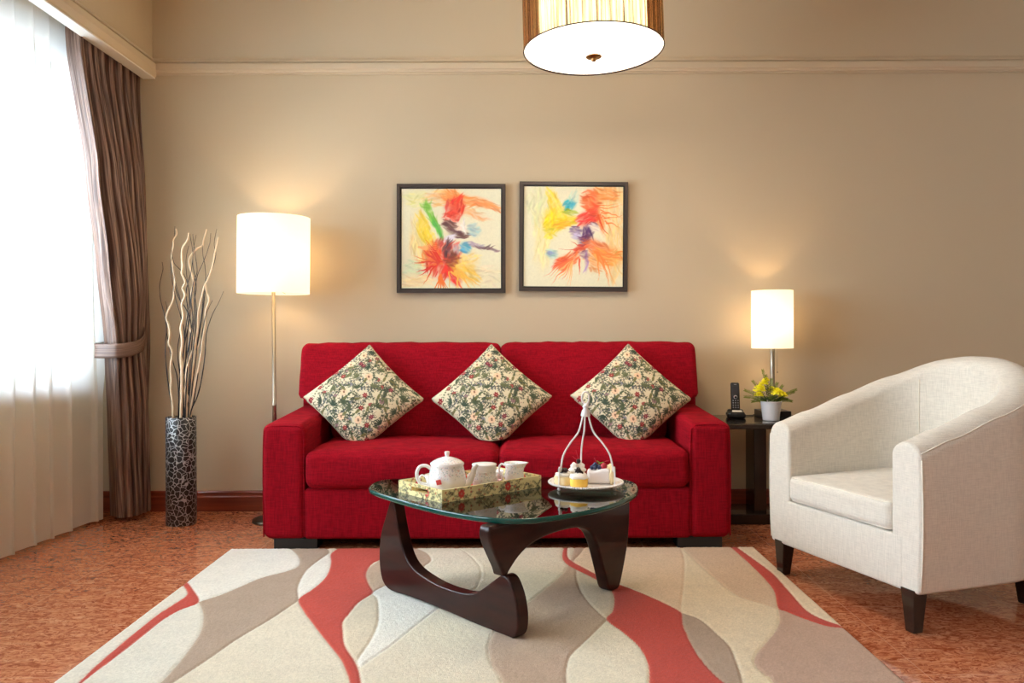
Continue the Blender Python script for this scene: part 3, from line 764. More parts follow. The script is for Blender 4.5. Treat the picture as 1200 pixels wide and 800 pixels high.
def pillow(px, label, roll, lean, spin=0):
    zc = .678; yc = 4.205
    c = at(px, 462, yc); base = Vector((c.x, yc, .47))
    Mx = Matrix.Rotation(spin, 4, 'Z') @ Matrix.Rotation(-lean, 4, 'X') @ Matrix.Rotation(PI/4+roll, 4, 'Y')
    V = []
    for v_ in pv:
        q = Mx @ Vector(v_); q.z += zc-.47
        # the lower corner is pressed flat by the seat
        q.z = .006+.010*math.log1p(math.exp(min(60, (q.z-.012)/.010))) if q.z < .2 else q.z
        V.append((q.x, q.y, q.z))
    me = mesh(V, pf); setcol(me, pc)
    e = thing('throw_pillow', label, 'pillow', tuple(base), group='floral throw pillows on the sofa')
    link('pillow_cover', me, M['floral'], e, local=True)
    n = PN; mid = []
    for k in range(0, n, 3): mid.append(k)
    bl = [k for k in range(0, n, 3)]+[j*n+n-1 for j in range(1, n, 3)]+[(n-1)*n+i for i in range(n-2, -1, -3)]+[j*n for j in range(n-2, 0, -3)]
    obj('seam_piping', [tube([(Vector(V[k])+Vector(V[k+n*n]))/2 for k in bl]+[(Vector(V[bl[0]])+Vector(V[bl[0]+n*n]))/2], .0036, 6)], M['pillow_edge'], e, local=True)
    return e
pillow(426, 'floral diamond-set throw pillow by the left arm of the red sofa', .02, .50)
pillow(576.5, 'floral diamond-set throw pillow over the middle seam of the red sofa', -.02, .50)
pillow(739, 'floral diamond-set throw pillow by the right arm of the red sofa', .03, .50)

# ================================================================== COFFEE TABLE
ct = thing('coffee_table', 'rounded triangular glass coffee table on two curved dark wood legs', 'coffee table', (-.05, 3.05, RZ))
rim = [(432,571),(438,565),(452,561.5),(500,559),(560,558),(620,558),(680,559),(722,560.5),(742,564),(748.5,571),(744,579),(722,589),(690,597.5),(655,603.5),(620,607.5),(590,607.5),(560,604.5),(525,599),(490,591),(460,582.5),(440,576)]
GZ = .402; TH = .019
R = spline([on_z(a, b, GZ) for a, b in rim], 6, True); R = [Vector((p.x, p.y, 0)) for p in R]; N = len(R)
cen = sum(R, Vector())/N
vs, fs, mi = [], [], []
prof = [(.988, GZ), (.996, GZ-.0015), (1.0, GZ-.005), (1.0, GZ-TH+.005), (.996, GZ-TH+.0015), (.988, GZ-TH)]
for sc_, z in prof:
    for p in R: q = cen+(p-cen)*sc_; vs.append((q.x, q.y, z))
for a in range(len(prof)-1):
    for k in range(N): fs.append((a*N+k, a*N+(k+1) % N, (a+1)*N+(k+1) % N, (a+1)*N+k)); mi.append(1)
fs.append(tuple(range(N))); mi.append(0); fs.append(tuple(range((len(prof))*N-1, (len(prof)-1)*N-1, -1))); mi.append(0)
me = mesh(vs, fs); me.polygons.foreach_set('material_index', mi); me = recalc(me)
o = link('glass_top', me, [M['glass_top'], M['glass_rim']], ct, smooth=False)
for p in me.polygons: p.use_smooth = p.material_index == 1
tag(o, 'clear glass top with green rounded edge')
# lower leg: runs from the back left up-stand to the front foot
P1 = Vector((on_z(452, 690, RZ).x, on_z(452, 690, RZ).y, 0)); P2 = on_z(597, 747, RZ); P2.z = 0; d1 = (P2-P1).normalized(); s1 = Vector((-d1.y, d1.x, 0))
if s1.y < 0: s1 = -s1
ol = [(458,584),(452,603),(446,625),(444,648),(445,668),(449,683),(458,691),(480,699),(520,715),(560,731),(590,745),(600,747.5),(606,741),(607,722),(604,702),(599,686),(594,677),(588,674),(582,677),(570,686),(560,693),(550,695.5),(535,693),(517,687),(500,678),(484,666),(475,652),(469,632),(464,606),(461,588)]
out = [on_plane(a, b, P1, d1) for a, b in ol]
out = [(s, max(z, RZ+.0005) if z > .02 else RZ+.0005) for s, z in out]
out = [(s, min(z, GZ-TH-.0005)) for s, z in out]
oo = [(p.x, max(RZ+.0005, p.y)) for p in spline([(s, z, 0) for s, z in out], 3, True)]
obj('lower_leg', [prism(oo, .050, P1, d1, s1)], M['walnut'], ct, bevel=.019, bseg=5, ang=50)
# upper leg: inverted, from the pivot to the back right foot
Q1 = P1+d1*on_plane(588, 674, P1, d1)[0]+s1*.02; Q1.z = 0
Q2 = on_z(716, 692, RZ); Q2.z = 0; d2 = (Q2-Q1).normalized(); s2 = Vector((-d2.y, d2.x, 0))
if s2.y < 0: s2 = -s2
ol = [(588,674.5),(586,668),(579,652),(574,640),(571,628),(573,617),(580,611),(594,607),(650,600),(700,590),(731,580),(736,585),(736,605),(734,635),(729,665),(724,687),(718,691.5),(711,690),(707,676),(702,655),(697,637),(690,623),(678,618),(662,620),(640,627),(620,638),(606,652),(596,667),(592,673.5)]
out = [on_plane(a, b, Q1, d2) for a, b in ol]; out = [(s, min(z, GZ-TH-.0005)) for s, z in out]
oo = [(p.x, min(GZ-TH-.0005, max(RZ+.0005, p.y))) for p in spline([(s, z, 0) for s, z in out], 3, True)]
obj('upper_leg', [prism(oo, .052, Q1-s2*.010, d2, s2)], M['walnut'], ct, bevel=.019, bseg=5, ang=50)
pz = on_plane(588, 674, P1, d1)[1]
obj('pivot_pin', [lathe([(0, pz-.03), (.006, pz-.03), (.006, pz+.03), (0, pz+.03)], Q1.x, Q1.y, 12)], M['steel'], ct)

# ================================================================== TRAY
TN0 = Vector((-.262, 2.905, 0)); ta = math.radians(40.5)
te = Vector((math.cos(ta), math.sin(ta), 0)); tn = Vector((-te.y, te.x, 0)); TL, TW, THt = .475, .285, .046; TZ = GZ+.0006
tr = thing('serving_tray', 'long rectangular floral tray holding the tea set on the glass table', 'tray', tuple(TN0+Vector((0, 0, TZ))), ta)
def tray_canvas(h, w_, seed, red):
    cv = Canvas(h, w_, (236, 220, 158)); r = random.Random(seed); s = h/85
    G = [(72, 74, 40), (96, 88, 44), (50, 48, 34), (120, 96, 52)]
    for _ in range(int(w_/h*9)):
        x, y, a = r.uniform(0, w_), r.uniform(0, h), r.uniform(-.8, .8)+r.choice([0, PI]); c = r.choice(G)
        pts = [(x, y)]
        for k in range(4): a += r.uniform(-.3, .3); x += math.cos(a)*9*s; y += math.sin(a)*9*s; pts.append((x, y))
        cv.line(pts, 1.0*s, .6*s, c, .9)
        for q in pts:
            for sg in (-1, 1): cv.ell(q[0]+math.cos(a+sg*.9)*5*s, q[1]+math.sin(a+sg*.9)*5*s, 5.5*s, 1.7*s, a+sg*.9, c, .9, .25)
    for _ in range(int(w_/h*4)):
        cv.ell(r.uniform(0, w_), r.uniform(0, h), r.uniform(2, 4)*s, r.uniform(2, 3)*s, 0, r.choice([(190, 110, 70), (60, 50, 50), (150, 60, 44), (120, 120, 100)]), .85, .3)
    for _ in range(int(w_/h*2.2)):
        x, y = r.uniform(0, w_), r.uniform(0, h); c = r.choice([(214, 130, 84), (150, 140, 120), (196, 92, 60)])
        for k in range(6): a = k*PI/3; cv.ell(x+math.cos(a)*4.5*s, y+math.sin(a)*4.5*s, 3.8*s, 2.6*s, a, c, .85, .3)
        cv.ell(x, y, 2*s, 2*s, 0, (80, 60, 40), .9, .3)
    for fx in red:
        x, y = fx*w_, h*.48
        for k in range(7): a = k*2*PI/7; cv.ell(x+math.cos(a)*15*s, y+math.sin(a)*18*s, 12*s, 9*s, a, (204, 46, 36), .97, .2)
        cv.ell(x, y, 6*s, 6*s, 0, (240, 190, 150), 1, .3); cv.ell(x, y, 2.4*s, 2.4*s, 0, (90, 30, 30), 1, .3)
    return cv
def panel(o0, ux, uz, L, H, cv):
    """coloured grid panel"""
    nh, nw = 24, max(8, int(24*L/H)); V, K = [], []
    for j in range(nh):
        for i in range(nw):
            q = o0+ux*(L*i/(nw-1))+uz*(H*j/(nh-1)); V.append(tuple(q))
            K.append(cv.a[min(cv.h-1, int((1-j/(nh-1))*(cv.h-1))), min(cv.w-1, int(i/(nw-1)*(cv.w-1)))])
    return V, gridfaces(nw, nh), K
up = Vector((0, 0, 1)); ex, ey = Vector((1, 0, 0)), Vector((0, 1, 0)); wt = .008
def tray_mesh(parts):
    vs, fs, ks = [], [], []
    for V, F, K in parts:
        b = len(vs); vs += V; fs += [tuple(i+b for i in f) for f in F]; ks += K
    me = mesh(vs, fs); setcol(me, ks); return me
cl, cs, cfz = tray_canvas(60, 600, 4, (.18, .64)), tray_canvas(60, 370, 9, (.33,)), tray_canvas(240, 380, 6, (.3, .7))
def wallp(o0, u, L, nrm, cv, H=THt):
    a = panel(o0, u, up, L, H, cv); b = panel(o0-nrm*wt, u, up, L, H, cv)
    t_ = panel(o0+up*H, u, -nrm, L, wt, Canvas(4, 40, (232, 220, 160)))
    return [a, b, t_]
parts = wallp(Vector((0, 0, 0)), ex, TL, -ey, cl) + wallp(Vector((0, TW, 0)), ex, TL, ey, cl) + wallp(Vector((TL, 0, 0)), ey, TW, ex, cs)
# left end wall with a hand slot
me = None
Lw = []
s0, s1_, h0, h1 = .09, .195, .018, .034
for (a, b, c, d) in ((0, s0, 0, THt), (s1_, TW, 0, THt), (s0, s1_, 0, h0), (s0, s1_, h1, THt)):
    def sub(cv, a=a, b=b, c=c, d=d):
        k = Canvas(60, 100, (0, 0, 0)); k.a = cv.a[int(60*(1-d/THt)):max(int(60*(1-d/THt))+1, int(60*(1-c/THt))), int(370*a/TW):int(370*b/TW)]; k.h, k.w = k.a.shape[:2]; return k
    kk = sub(cs)
    for off in (0, wt): Lw.append(panel(Vector((off, a, c)), ey, up, b-a, d-c, kk))
    cc = Canvas(4, 40, (232, 220, 160))
    Lw.append(panel(Vector((0, a, d)), ey, ex, b-a, wt, cc)); Lw.append(panel(Vector((0, a, c)), ey, ex, b-a, wt, cc))
for yy in (s0, s1_): Lw.append(panel(Vector((0, yy, h0)), ex, up, wt, h1-h0, Canvas(4, 4, (210, 170, 100))))
link('tray_wall', tray_mesh(parts+Lw), M['tray'], tr, smooth=False, local=True)
link('tray_floor', tray_mesh([panel(Vector((wt, wt, .004)), ex, ey, TL-2*wt, TW-2*wt, cfz), panel(Vector((0, 0, .0004)), ex, ey, TL, TW, Canvas(8, 8, (40, 34, 26)))]), M['tray'], tr, smooth=False, local=True)
TF = TZ+.0048
def tpos(u, v_): q = TN0+te*u+tn*v_; return q.x, q.y
def band(o, z0, z1):
    me = o.data; b = me.attributes.new('band', 'FLOAT', 'POINT')
    b.data.foreach_set('value', [1.0 if z0 < v.co.z < z1 else 0.0 for v in me.vertices])
def dish(prof, **kw): return lathe(prof, 0, 0, 48, **kw)

# teapot (local coordinates, base on the tray floor)
x, y = tpos(.103, .112)
tp_ = thing('teapot', 'white floral china teapot with a red tea bag tag, at the left of the tray', 'teapot', (x, y, TF))
bp_ = [(0, .0), (.040, .0), (.043, .003), (.050, .010), (.059, .024), (.0645, .042), (.065, .056), (.0625, .074), (.058, .092), (.0555, .106), (.058, .112), (.055, .113), (.051, .108), (.050, .10)]
o = obj('pot_body', [dish(bp_)], M['china'], tp_, local=True); band(o, .066, .108)
lid = obj('lid', [dish([(.057, .112), (.058, .115), (.050, .122), (.034, .131), (.016, .137), (.006, .139), (0, .139)])], M['china'], tp_, local=True); band(lid, .117, .134)
obj('lid_knob', [dish([(.006, .137), (.0065, .142), (.0085, .150), (.009, .156), (.006, .159), (0, .160)])], M['china'], lid, local=True)
sp = spline([(.052, 0, .026), (.072, 0, .040), (.086, 0, .066), (.093, 0, .094), (.103, 0, .108)], 5)
v, f = tube(sp, [.016-.0085*(k/(len(sp)-1))**.7 for k in range(len(sp))], 14)
obj('spout', [(v, f)], M['china'], tp_, local=True)
hd = spline([(-.055, 0, .094), (-.072, 0, .106), (-.092, 0, .103), (-.103, 0, .082), (-.100, 0, .056), (-.085, 0, .034), (-.058, 0, .024)], 6)
obj('pot_handle', [tube(hd, .0062, 12)], M['china'], tp_, local=True)
obj('tea_tag', [xform(box(-.009, .009, -.0006, .0006, -.009, .009), Matrix.Translation((-.028, -.067, .056)) @ Matrix.Rotation(-.4, 4, 'Z') @ Matrix.Rotation(-.25, 4, 'Y'))], M['tag'], tp_, smooth=False, local=True)
tp_.children[-1]['label'] = 'small square red tea bag tag'
obj('tea_string', [tube(spline([(-.024, -.046, .114), (-.027, -.058, .10), (-.030, -.0655, .075), (-.0275, -.0675, .066)], 6), .0006, 5)], M['card'], tp_, local=True)
tp_.rotation_euler = (0, 0, .08); tp_.scale = (1.09, 1.09, 1.0)
# sugar bowl
x, y = tpos(.268, .098)
sb = thing('sugar_bowl', 'round lidded white floral china sugar bowl in the middle of the tray', 'sugar bowl', (x, y, TF))
o = obj('bowl_body', [dish([(0, 0), (.030, 0), (.036, .004), (.046, .020), (.050, .038), (.049, .054), (.045, .068), (.047, .072), (.044, .072)])], M['china'], sb, local=True); band(o, .03, .069)
o = obj('lid', [dish([(.047, .0725), (.048, .076), (.046, .090), (.0485, .094), (.046, .097), (.030, .099), (0, .100)])], M['china'], sb, local=True); band(o, .076, .090)
for sx in (-1,):
    obj('side_handle', [tube(spline([(sx*.046, 0, .062), (sx*.060, 0, .060), (sx*.064, 0, .046), (sx*.048, 0, .034)], 6), .004, 10)], M['china'], sb, local=True)
sb.rotation_euler = (0, 0, .35)
# creamer
x, y = tpos(.400, .075)
cr = thing('milk_jug', 'small white floral china milk jug at the right end of the tray', 'jug', (x, y, TF))
def lipf(a, z):
    k = max(0, (z-.055)/.035); return 1+.42*k*math.exp(-((a if a < PI else a-2*PI)/.42)**2)
o = obj('jug_body', [lathe([(0, 0), (.026, 0), (.031, .004), (.037, .020), (.039, .036), (.036, .055), (.034, .068), (.036, .082), (.040, .090), (.037, .090), (.032, .076), (.031, .066)], 0, 0, 48, lipf)], M['china'], cr, local=True); band(o, .042, .084)
obj('jug_handle', [tube(spline([(-.034, 0, .078), (-.050, 0, .084), (-.060, 0, .068), (-.054, 0, .046), (-.037, 0, .032)], 6), .0042, 10)], M['china'], cr, local=True)
# cups and saucers
def cup_set(u, v_, lab_c, lab_s, rot=0, saucer=True):
    x, y = tpos(u, v_); z = TF
    if saucer:
        s_ = obj('saucer', [lathe([(0, 0), (.024, 0), (.026, .002), (.045, .005), (.064, .012), (.0645, .014), (.045, .008), (.022, .005), (0, .005)], 0, 0, 44)], M['china'], None); s_.location = (x, y, z)
        band(s_, .006, .011); tag(s_, lab_s, 'saucer', 'china saucers on the tray'); z += .0055
    c_ = thing('teacup', lab_c, 'cup', (x, y, z), rot, group='china teacups on the tray')
    o = obj('cup_body', [dish([(0, 0), (.018, 0), (.020, .004), (.030, .016), (.036, .034), (.040, .052), (.0385, .052), (.034, .034), (.027, .014), (0, .008)])], M['china'], c_, local=True); band(o, .024, .050)
    obj('cup_handle', [tube(spline([(-.037, 0, .044), (-.050, 0, .050), (-.060, 0, .040), (-.055, 0, .024), (-.032, 0, .018)], 6), .0035, 10)], M['china'], c_, local=True)
cup_set(.118, .213, 'white china teacup half hidden behind the teapot handle', 'white saucer showing at the left behind the teapot', .1)
cup_set(.365, .160, 'white china teacup tucked between the sugar bowl and the milk jug', None, 2.2, saucer=False)

# ================================================================== CAKE STAND
cx, cy = on_z(687, 567, GZ+.02).x, 3.185
cs_ = thing('cake_stand', 'round white wire cake stand with tall looped handle on the glass table', 'cake stand', (cx, cy, GZ+.0006))
R0 = .138
scal = lambda a, z: 1+(.022*math.cos(24*a) if z > .02 else .0)
pl = [(0, .016), (R0*.80, .016), (R0*.92, .017), (R0*1.0, .020), (R0*1.04, .024), (R0*1.04, .026), (R0*.99, .0235), (R0*.9, .0205), (R0*.78, .019), (0, .019)]
obj('plate', [lathe(pl, 0, 0, 144, scal)], M['white_metal'], cs_, local=True)
bd_ = []
for k in range(60):
    a = 2*PI*k/60; bd_.append(ball((R0*.955*math.cos(a), R0*.955*math.sin(a), .0235), .0032, 5))
for k in range(96):
    a = 2*PI*k/96; bd_.append(ball((R0*1.035*math.cos(a), R0*1.035*math.sin(a), .0250), .0046, 6))
obj('beaded_rim', bd_, M['white_metal'], cs_, local=True)
top = 1-(487-392)*cy/FPX-GZ
angs = [math.radians(206), math.radians(334), math.radians(95)]
for a in angs:
    c, s = math.cos(a), math.sin(a)
    pts = [(.012, top+.01), (.017, top-.02), (.034, top-.065), (.070, top-.105), (.100, top-.150), (.113, top-.21), (.117, .09), (.119, .03), (.119, .006)]
    pts = [(r_, z) for r_, z in pts if z > 0]
    obj('support_wire', [tube(spline([(r_*c, r_*s, z) for r_, z in pts], 6), .0034, 8)], M['white_metal'], cs_, local=True)
    obj('ball_foot', [ball((.119*c, .119*s, .0068), .0068, 8)], M['white_metal'], cs_, local=True)
obj('bell_cap', [dish([(.016, top-.004), (.019, top), (.014, top+.018), (.009, top+.026), (.010, top+.031), (.013, top+.034), (.009, top+.039), (.006, top+.046), (0, top+.046)])], M['white_metal'], cs_, local=True)
ov = [(.0145*math.sin(2*PI*k/24), 0, top+.068-.024*math.cos(2*PI*k/24)) for k in range(25)]
obj('loop_handle', [tube(ov, .0038, 8, False)], M['white_metal'], cs_, local=True)
PZ = GZ+.0006+.0195
def cake_at(dx, dy): return cx+dx, cy+dy, PZ
def blob(c, r, n=7, seed=0, sq=(1, 1, 1), amp=.2):
    rr = random.Random(seed); ph = [rr.uniform(0, 6) for _ in range(6)]
    v, f = ball((0, 0, 0), 1, n)
    out = []
    for x, y, z in v:
        k = 1+amp*(math.sin(4*x+ph[0])*math.sin(5*y+ph[1])+.6*math.sin(7*z+ph[2]+3*x))
        out.append((c[0]+x*r*k*sq[0], c[1]+y*r*k*sq[1], c[2]+z*r*k*sq[2]))
    return out, f
# front small sponge cake with chocolate curls
x, y, z = cake_at(-.032, -.068)
k1 = thing('sponge_cake', 'small yellow sponge cake with chocolate curls at the front of the stand', 'cake', (x, y, z), group='small cakes on the stand')
obj('sponge', [lathe([(0, 0), (.030, 0), (.0325, .004), (.033, .024), (.031, .028), (0, .029)], 0, 0, 32, lambda a, z: 1+.02*math.sin(5*a))], M['sponge'], k1, local=True)
obj('cream_top', [blob((0, 0, .033), .030, 14, 2, (1.12, 1.1, .46), .12)], M['cream'], k1, local=True)
cur = []
rr = random.Random(3)
for k in range(22):
    a, q = rr.uniform(0, 2*PI), rr.uniform(0, .012); c = Vector((math.cos(a)*q, math.sin(a)*q, .046+rr.uniform(0, .012)))
    d_ = Vector((rr.uniform(-1, 1), rr.uniform(-1, 1), rr.uniform(-.3, .9))).normalized()*.008
    cur.append(tube([c-d_, c+Vector((0, 0, .002)), c+d_], .0022, 6))
obj('chocolate_curls', cur, M['chocolate'], k1, local=True)
# cherry topped cream cake behind it
x, y, z = cake_at(-.031, .020)
k2 = thing('cream_cake', 'tall white cream cake with a stalked dark cherry on the stand', 'cake', (x, y, z), group='small cakes on the stand')
obj('sponge', [lathe([(0, 0), (.030, 0), (.032, .004), (.032, .030), (.030, .034), (0, .034)], 0, 0, 32)], M['pastry'], k2, local=True)
obj('cream_top', [blob((0, 0, .044), .029, 14, 5, (1.1, 1.05, .62), .13), blob((-.012, -.01, .056), .014, 10, 6), blob((.013, .004, .056), .014, 10, 7)], M['cream'], k2, local=True)
obj('cherry', [ball((.004, -.004, .074), .0085, 10)], M['chocolate'], k2, local=True)
obj('cherry_stalk', [tube(spline([(.004, -.004, .081), (.000, -.004, .095), (-.006, -.004, .112)], 5), .0009, 5), tube(spline([(.0, -.004, .079), (-.010, -.006, .084), (-.018, -.006, .092)], 5), .0009, 5)], M['berry_red'], k2, local=True)
# left cake with dark berries
x, y, z = cake_at(-.088, -.022)
k3 = thing('berry_tartlet', 'low cream cake with dark berries at the left edge of the stand', 'cake', (x, y, z), group='small cakes on the stand')
obj('sponge', [lathe([(0, 0), (.030, 0), (.033, .004), (.034, .026), (.032, .030), (0, .031)], 0, 0, 32, lambda a, z: 1+.03*math.sin(7*a))], M['pastry'], k3, local=True)
obj('cream_top', [blob((0, 0, .033), .029, 12, 9, (1.1, 1.05, .40), .10)], M['cream'], k3, local=True)
for k in range(6):
    a = k*1.05; q = .016 if k else 0
    obj('dark_berry', [blob((math.cos(a)*q, math.sin(a)*q, .048), .0072, 8, k)], M['chocolate'], k3, local=True)
# long sugared roll slice with berries
x, y, z = cake_at(.054, .002)
k4 = thing('sugared_cake', 'largest cake on the stand, sugar dusted slab topped with blueberries and a red berry', 'cake', (x, y, z), -.15, group='small cakes on the stand')
def bul(x, y, z): return x, y, z+.004*math.sin(x*70)*(z > .03)
obj('sponge', [soft(-.046, .042, -.030, .030, 0, .050, .012, (10, 7, 5), 4, bul)], M['icing'], k4, local=True)
obj('pastry_collar', [blob((.046, -.012, .028), .030, 14, 3, (.42, .8, 1.05), .10), blob((.040, -.01, .058), .012, 10, 8, (1, 1, .8))], M['pastry'], k4, local=True)
for k, (bx, by, bz) in enumerate([(-.028, -.012, .055), (-.016, -.014, .056), (-.022, .004, .058), (-.008, -.006, .058), (-.015, -.006, .066), (-.003, .008, .057), (.001, -.014, .055)]):
    obj('blueberry', [ball((bx, by, bz), .0075, 10)], M['berry_blue'], k4, local=True)
obj('red_berry', [blob((.016, -.010, .060), .012, 12, 4, amp=.08)], M['berry_red'], k4, local=True)
obj('mint_sprig', [xform(ball((0, 0, 0), .012, 8, (1, .5, .15)), Matrix.Translation((.006, -.008, .071)) @ Matrix.Rotation(-.3, 4, 'Y')),
     xform(ball((0, 0, 0), .010, 8, (1, .5, .15)), Matrix.Translation((-.003, -.004, .073)) @ Matrix.Rotation(.5, 4, 'Y'))], M['mint'], k4, local=True)
for q in ([(-.010, -.01, .068), (-.014, -.01, .078), (-.019, -.01, .088)], [(.012, -.01, .070), (.022, -.01, .077), (.034, -.01, .079)]): obj('fruit_stalk', [tube(spline(q, 4), .0011, 5)], M['berry_red'], k4, local=True)

for k_ in (k1, k2, k3, k4): k_.scale = (1.04, 1.04, 1.12)

# ================================================================== ARMCHAIR
AX, AY = 1.072, 3.448; WD, DP = .794, .76
arot = math.atan2(-.948, .319)
ac = thing('armchair', 'cream linen tub armchair with dark tapered legs at the right of the rug', 'armchair', (AX, AY, 0), arot)
# local x runs along the front from the far arm to the near arm, local y runs to the back
t0 = .118; Rc = .30
path = []
def arc(cx, cy, r, a0, a1, n):
    return [(cx+r*math.cos(a0+(a1-a0)*k/n), cy+r*math.sin(a0+(a1-a0)*k/n)) for k in range(n+1)]
h_ = t0/2
for k in range(14): path.append((h_, (DP-h_-Rc)*k/13))
path += arc(h_+Rc, DP-h_-Rc, Rc, PI, PI/2, 16)[1:]
for k in range(1, 9): path.append((h_+Rc+(WD-2*h_-2*Rc)*k/8, DP-h_))
path += arc(WD-h_-Rc, DP-h_-Rc, Rc, PI/2, 0, 16)[1:]
for k in range(1, 14): path.append((WD-h_, (DP-h_-Rc)*(1-k/13)))
def hgt(y):
    return interp(y, [(-.1, .628), (.0, .634), (.15, .678), (.35, .742), (.55, .805), (.68, .848), (.74, .866)])
def hg2(x, y): return hgt(y)+.052*max(0, min(1, (y-.3)/.4))*max(0, 1-((x-WD/2)/(WD/2-.03))**2)**.8
vs, rows = [], []
NP = len(path)
for i, (x, y) in enumerate(path):
    a, b = Vector(path[max(0, i-1)]), Vector(path[min(NP-1, i+1)]); tg = (b-a).normalized(); nr = Vector((-tg.y, tg.x))  # outward = left of travel
    nr = nr if nr.dot(Vector((x-WD/2, y-.3))) > 0 else -nr
    H = hg2(x, y); sec = []
    for k in range(9):
        z = .134+(H-.055-.134)*k/8; sec.append((h_+.012*math.sin(PI*k/8)*.6+.006*(k/8), z))
    for k in range(1, 12):
        an_ = PI*k/12; sec.append((math.cos(an_)*(h_+.006), H-.055+.055*math.sin(an_)))
    lean = .05*min(1, y/.5)
    for k in range(9):
        z = H-.055-(H-.055-.27)*k/8; sec.append((-(h_+.004)-lean*(1-(z-.27)/(H-.3))*.3, z))
    sec.append((-(h_+.004), .134))
    row = []
    for off, z in sec: row.append(len(vs)); vs.append((x+nr.x*off, y+nr.y*off, z))
    rows.append(row)
fs = []
for A, B in zip(rows, rows[1:]):
    for k in range(len(A)-1): fs.append((A[k], A[k+1], B[k+1], B[k]))
    fs.append((A[-1], A[0], B[0], B[-1]))
fs.append(tuple(rows[0])); fs.append(tuple(rows[-1]))
o = obj('tub_frame', [(vs, fs)], M['linen'], ac, local=True, bevel=.013, bseg=3, ang=60)
obj('front_rail', [soft(t0-.05, WD-t0+.05, -.0015, .10, .134, .318, .010, (10, 3, 4), 3)], M['linen'], ac, local=True)
obj('seat_deck', [box(t0-.02, WD-t0+.02, .06, DP-.08, .145, .300)], M['linen'], ac, local=True, smooth=False)
def cfn(x, y, z):
    u, v_, w_ = (x-WD/2)/(WD/2-t0), (y-.30)/.31, (z-.375)/.05
    z += .014*w_*(1-u*u)*(1-max(-1, min(1, v_))**2); y += .006*v_*(1-u*u)
    if z > .36: z += .012*(y/.6)
    return x, y, z
obj('seat_cushion', [soft(t0+.004, WD-t0-.004, -.006, .615, .322, .422, .024, (14, 14, 5), 4, cfn)], M['linen'], ac, local=True)
# piping along cushion front edges and outer front edges of the arms
def cush_ring(z, ins):
    x0, x1, y0, y1 = t0+.006+ins, WD-t0-.006-ins, -.006+ins, .60; return [(x0, y1, z+.012), (x0, y0+.02, z), (x0+.006, y0+.006, z), (x0+.02, y0, z), (x1-.02, y0, z), (x1-.006, y0+.006, z), (x1, y0+.02, z), (x1, y1, z+.012)]
for z in (.417, .327):
    obj('cushion_piping', [tube(cush_ring(z, .006), .0032, 6)], M['piping'], ac, local=True)
for sx, x in ((-1, -.003), (1, WD+.003)):
    pts = [(x+sx*(.012*math.sin(PI*k/8)*.6+.004*(k/8)), .006, .150+(.636-.055-.150)*k/8) for k in range(9)]
    obj('arm_piping', [tube(pts, .0028, 6)], M['piping'], ac, local=True)
# stitched top seam on the outside of the rim
seam = []
for i, (x, y) in enumerate(path):
    a, b = Vector(path[max(0, i-1)]), Vector(path[min(NP-1, i+1)]); tg = (b-a).normalized(); nr = Vector((-tg.y, tg.x)); nr = nr if nr.dot(Vector((x-WD/2, y-.3))) > 0 else -nr
    an_ = PI*1.6/12; off = math.cos(an_)*(h_+.006)+.0005; seam.append((x+nr.x*off, max(.012, y+nr.y*off), hg2(x, y)-.055+.055*math.sin(an_)+.0005))
for sd in (0, 1):
    i = 22 if sd == 0 else NP-1-22
    x, y = path[i]; a, b = Vector(path[i-1]), Vector(path[i+1]); tg = (b-a).normalized(); nr = Vector((-tg.y, tg.x)); nr = nr if nr.dot(Vector((x-WD/2, y-.3))) > 0 else -nr
    H = hg2(x, y); sp_ = []
    for k in range(12):
        z = H-.055-(H-.055-.40)*k/11; off = -(h_+.0045)-.05*(1-(z-.27)/(H-.3))*.3; sp_.append((x+nr.x*off, y+nr.y*off, z))
    obj('back_seam', [tube(sp_, .0022, 6)], M['piping'], ac, local=True)
obj('rim_piping', [tube(seam, .0026, 6)], M['piping'], ac, local=True)
def leg_part(x, y, sx, sy):
    t_, b = .030, .019; vs = []
    for hw, z, ox in ((b, .0008, 0), (t_, .146, -.004)):
        for dx, dy in ((-1, -1), (1, -1), (1, 1), (-1, 1)): vs.append((x+dx*hw+ox*sx, y+dy*hw+ox*sy, z))
    return vs, [(0, 1, 2, 3), (4, 5, 6, 7), (0, 1, 5, 4), (1, 2, 6, 5), (2, 3, 7, 6), (3, 0, 4, 7)]
for x, y, sx, sy in ((.050, .026, -1, -1), (WD-.044, .022, 1, -1), (.14, DP-.12, -1, 1), (WD-.14, DP-.12, 1, 1)):
    obj('leg', [leg_part(x, y, sx, sy)], M['espresso'], ac, local=True, bevel=.003)

# ================================================================== SIDE TABLE and what stands on it
st = thing('side_table', 'small dark wood side table between the red sofa and the cream armchair', 'side table', (1.30, 4.40, 0))
obj('table_top', [box(1.035, 1.57, 4.16, 4.645, .515, .54)], M['espresso'], st, bevel=.003)
M_top = M['black_gloss']
obj('glass_inset', [box(1.05, 1.555, 4.175, 4.63, .5402, .5430)], M_top, st, smooth=False)
obj('post', [box(1.262, 1.328, 4.34, 4.50, .055, .515)], M['espresso'], st, bevel=.003)
obj('base', [box(1.06, 1.55, 4.29, 4.56, .0005, .055)], M['espresso'], st, bevel=.003)
TT = .5435
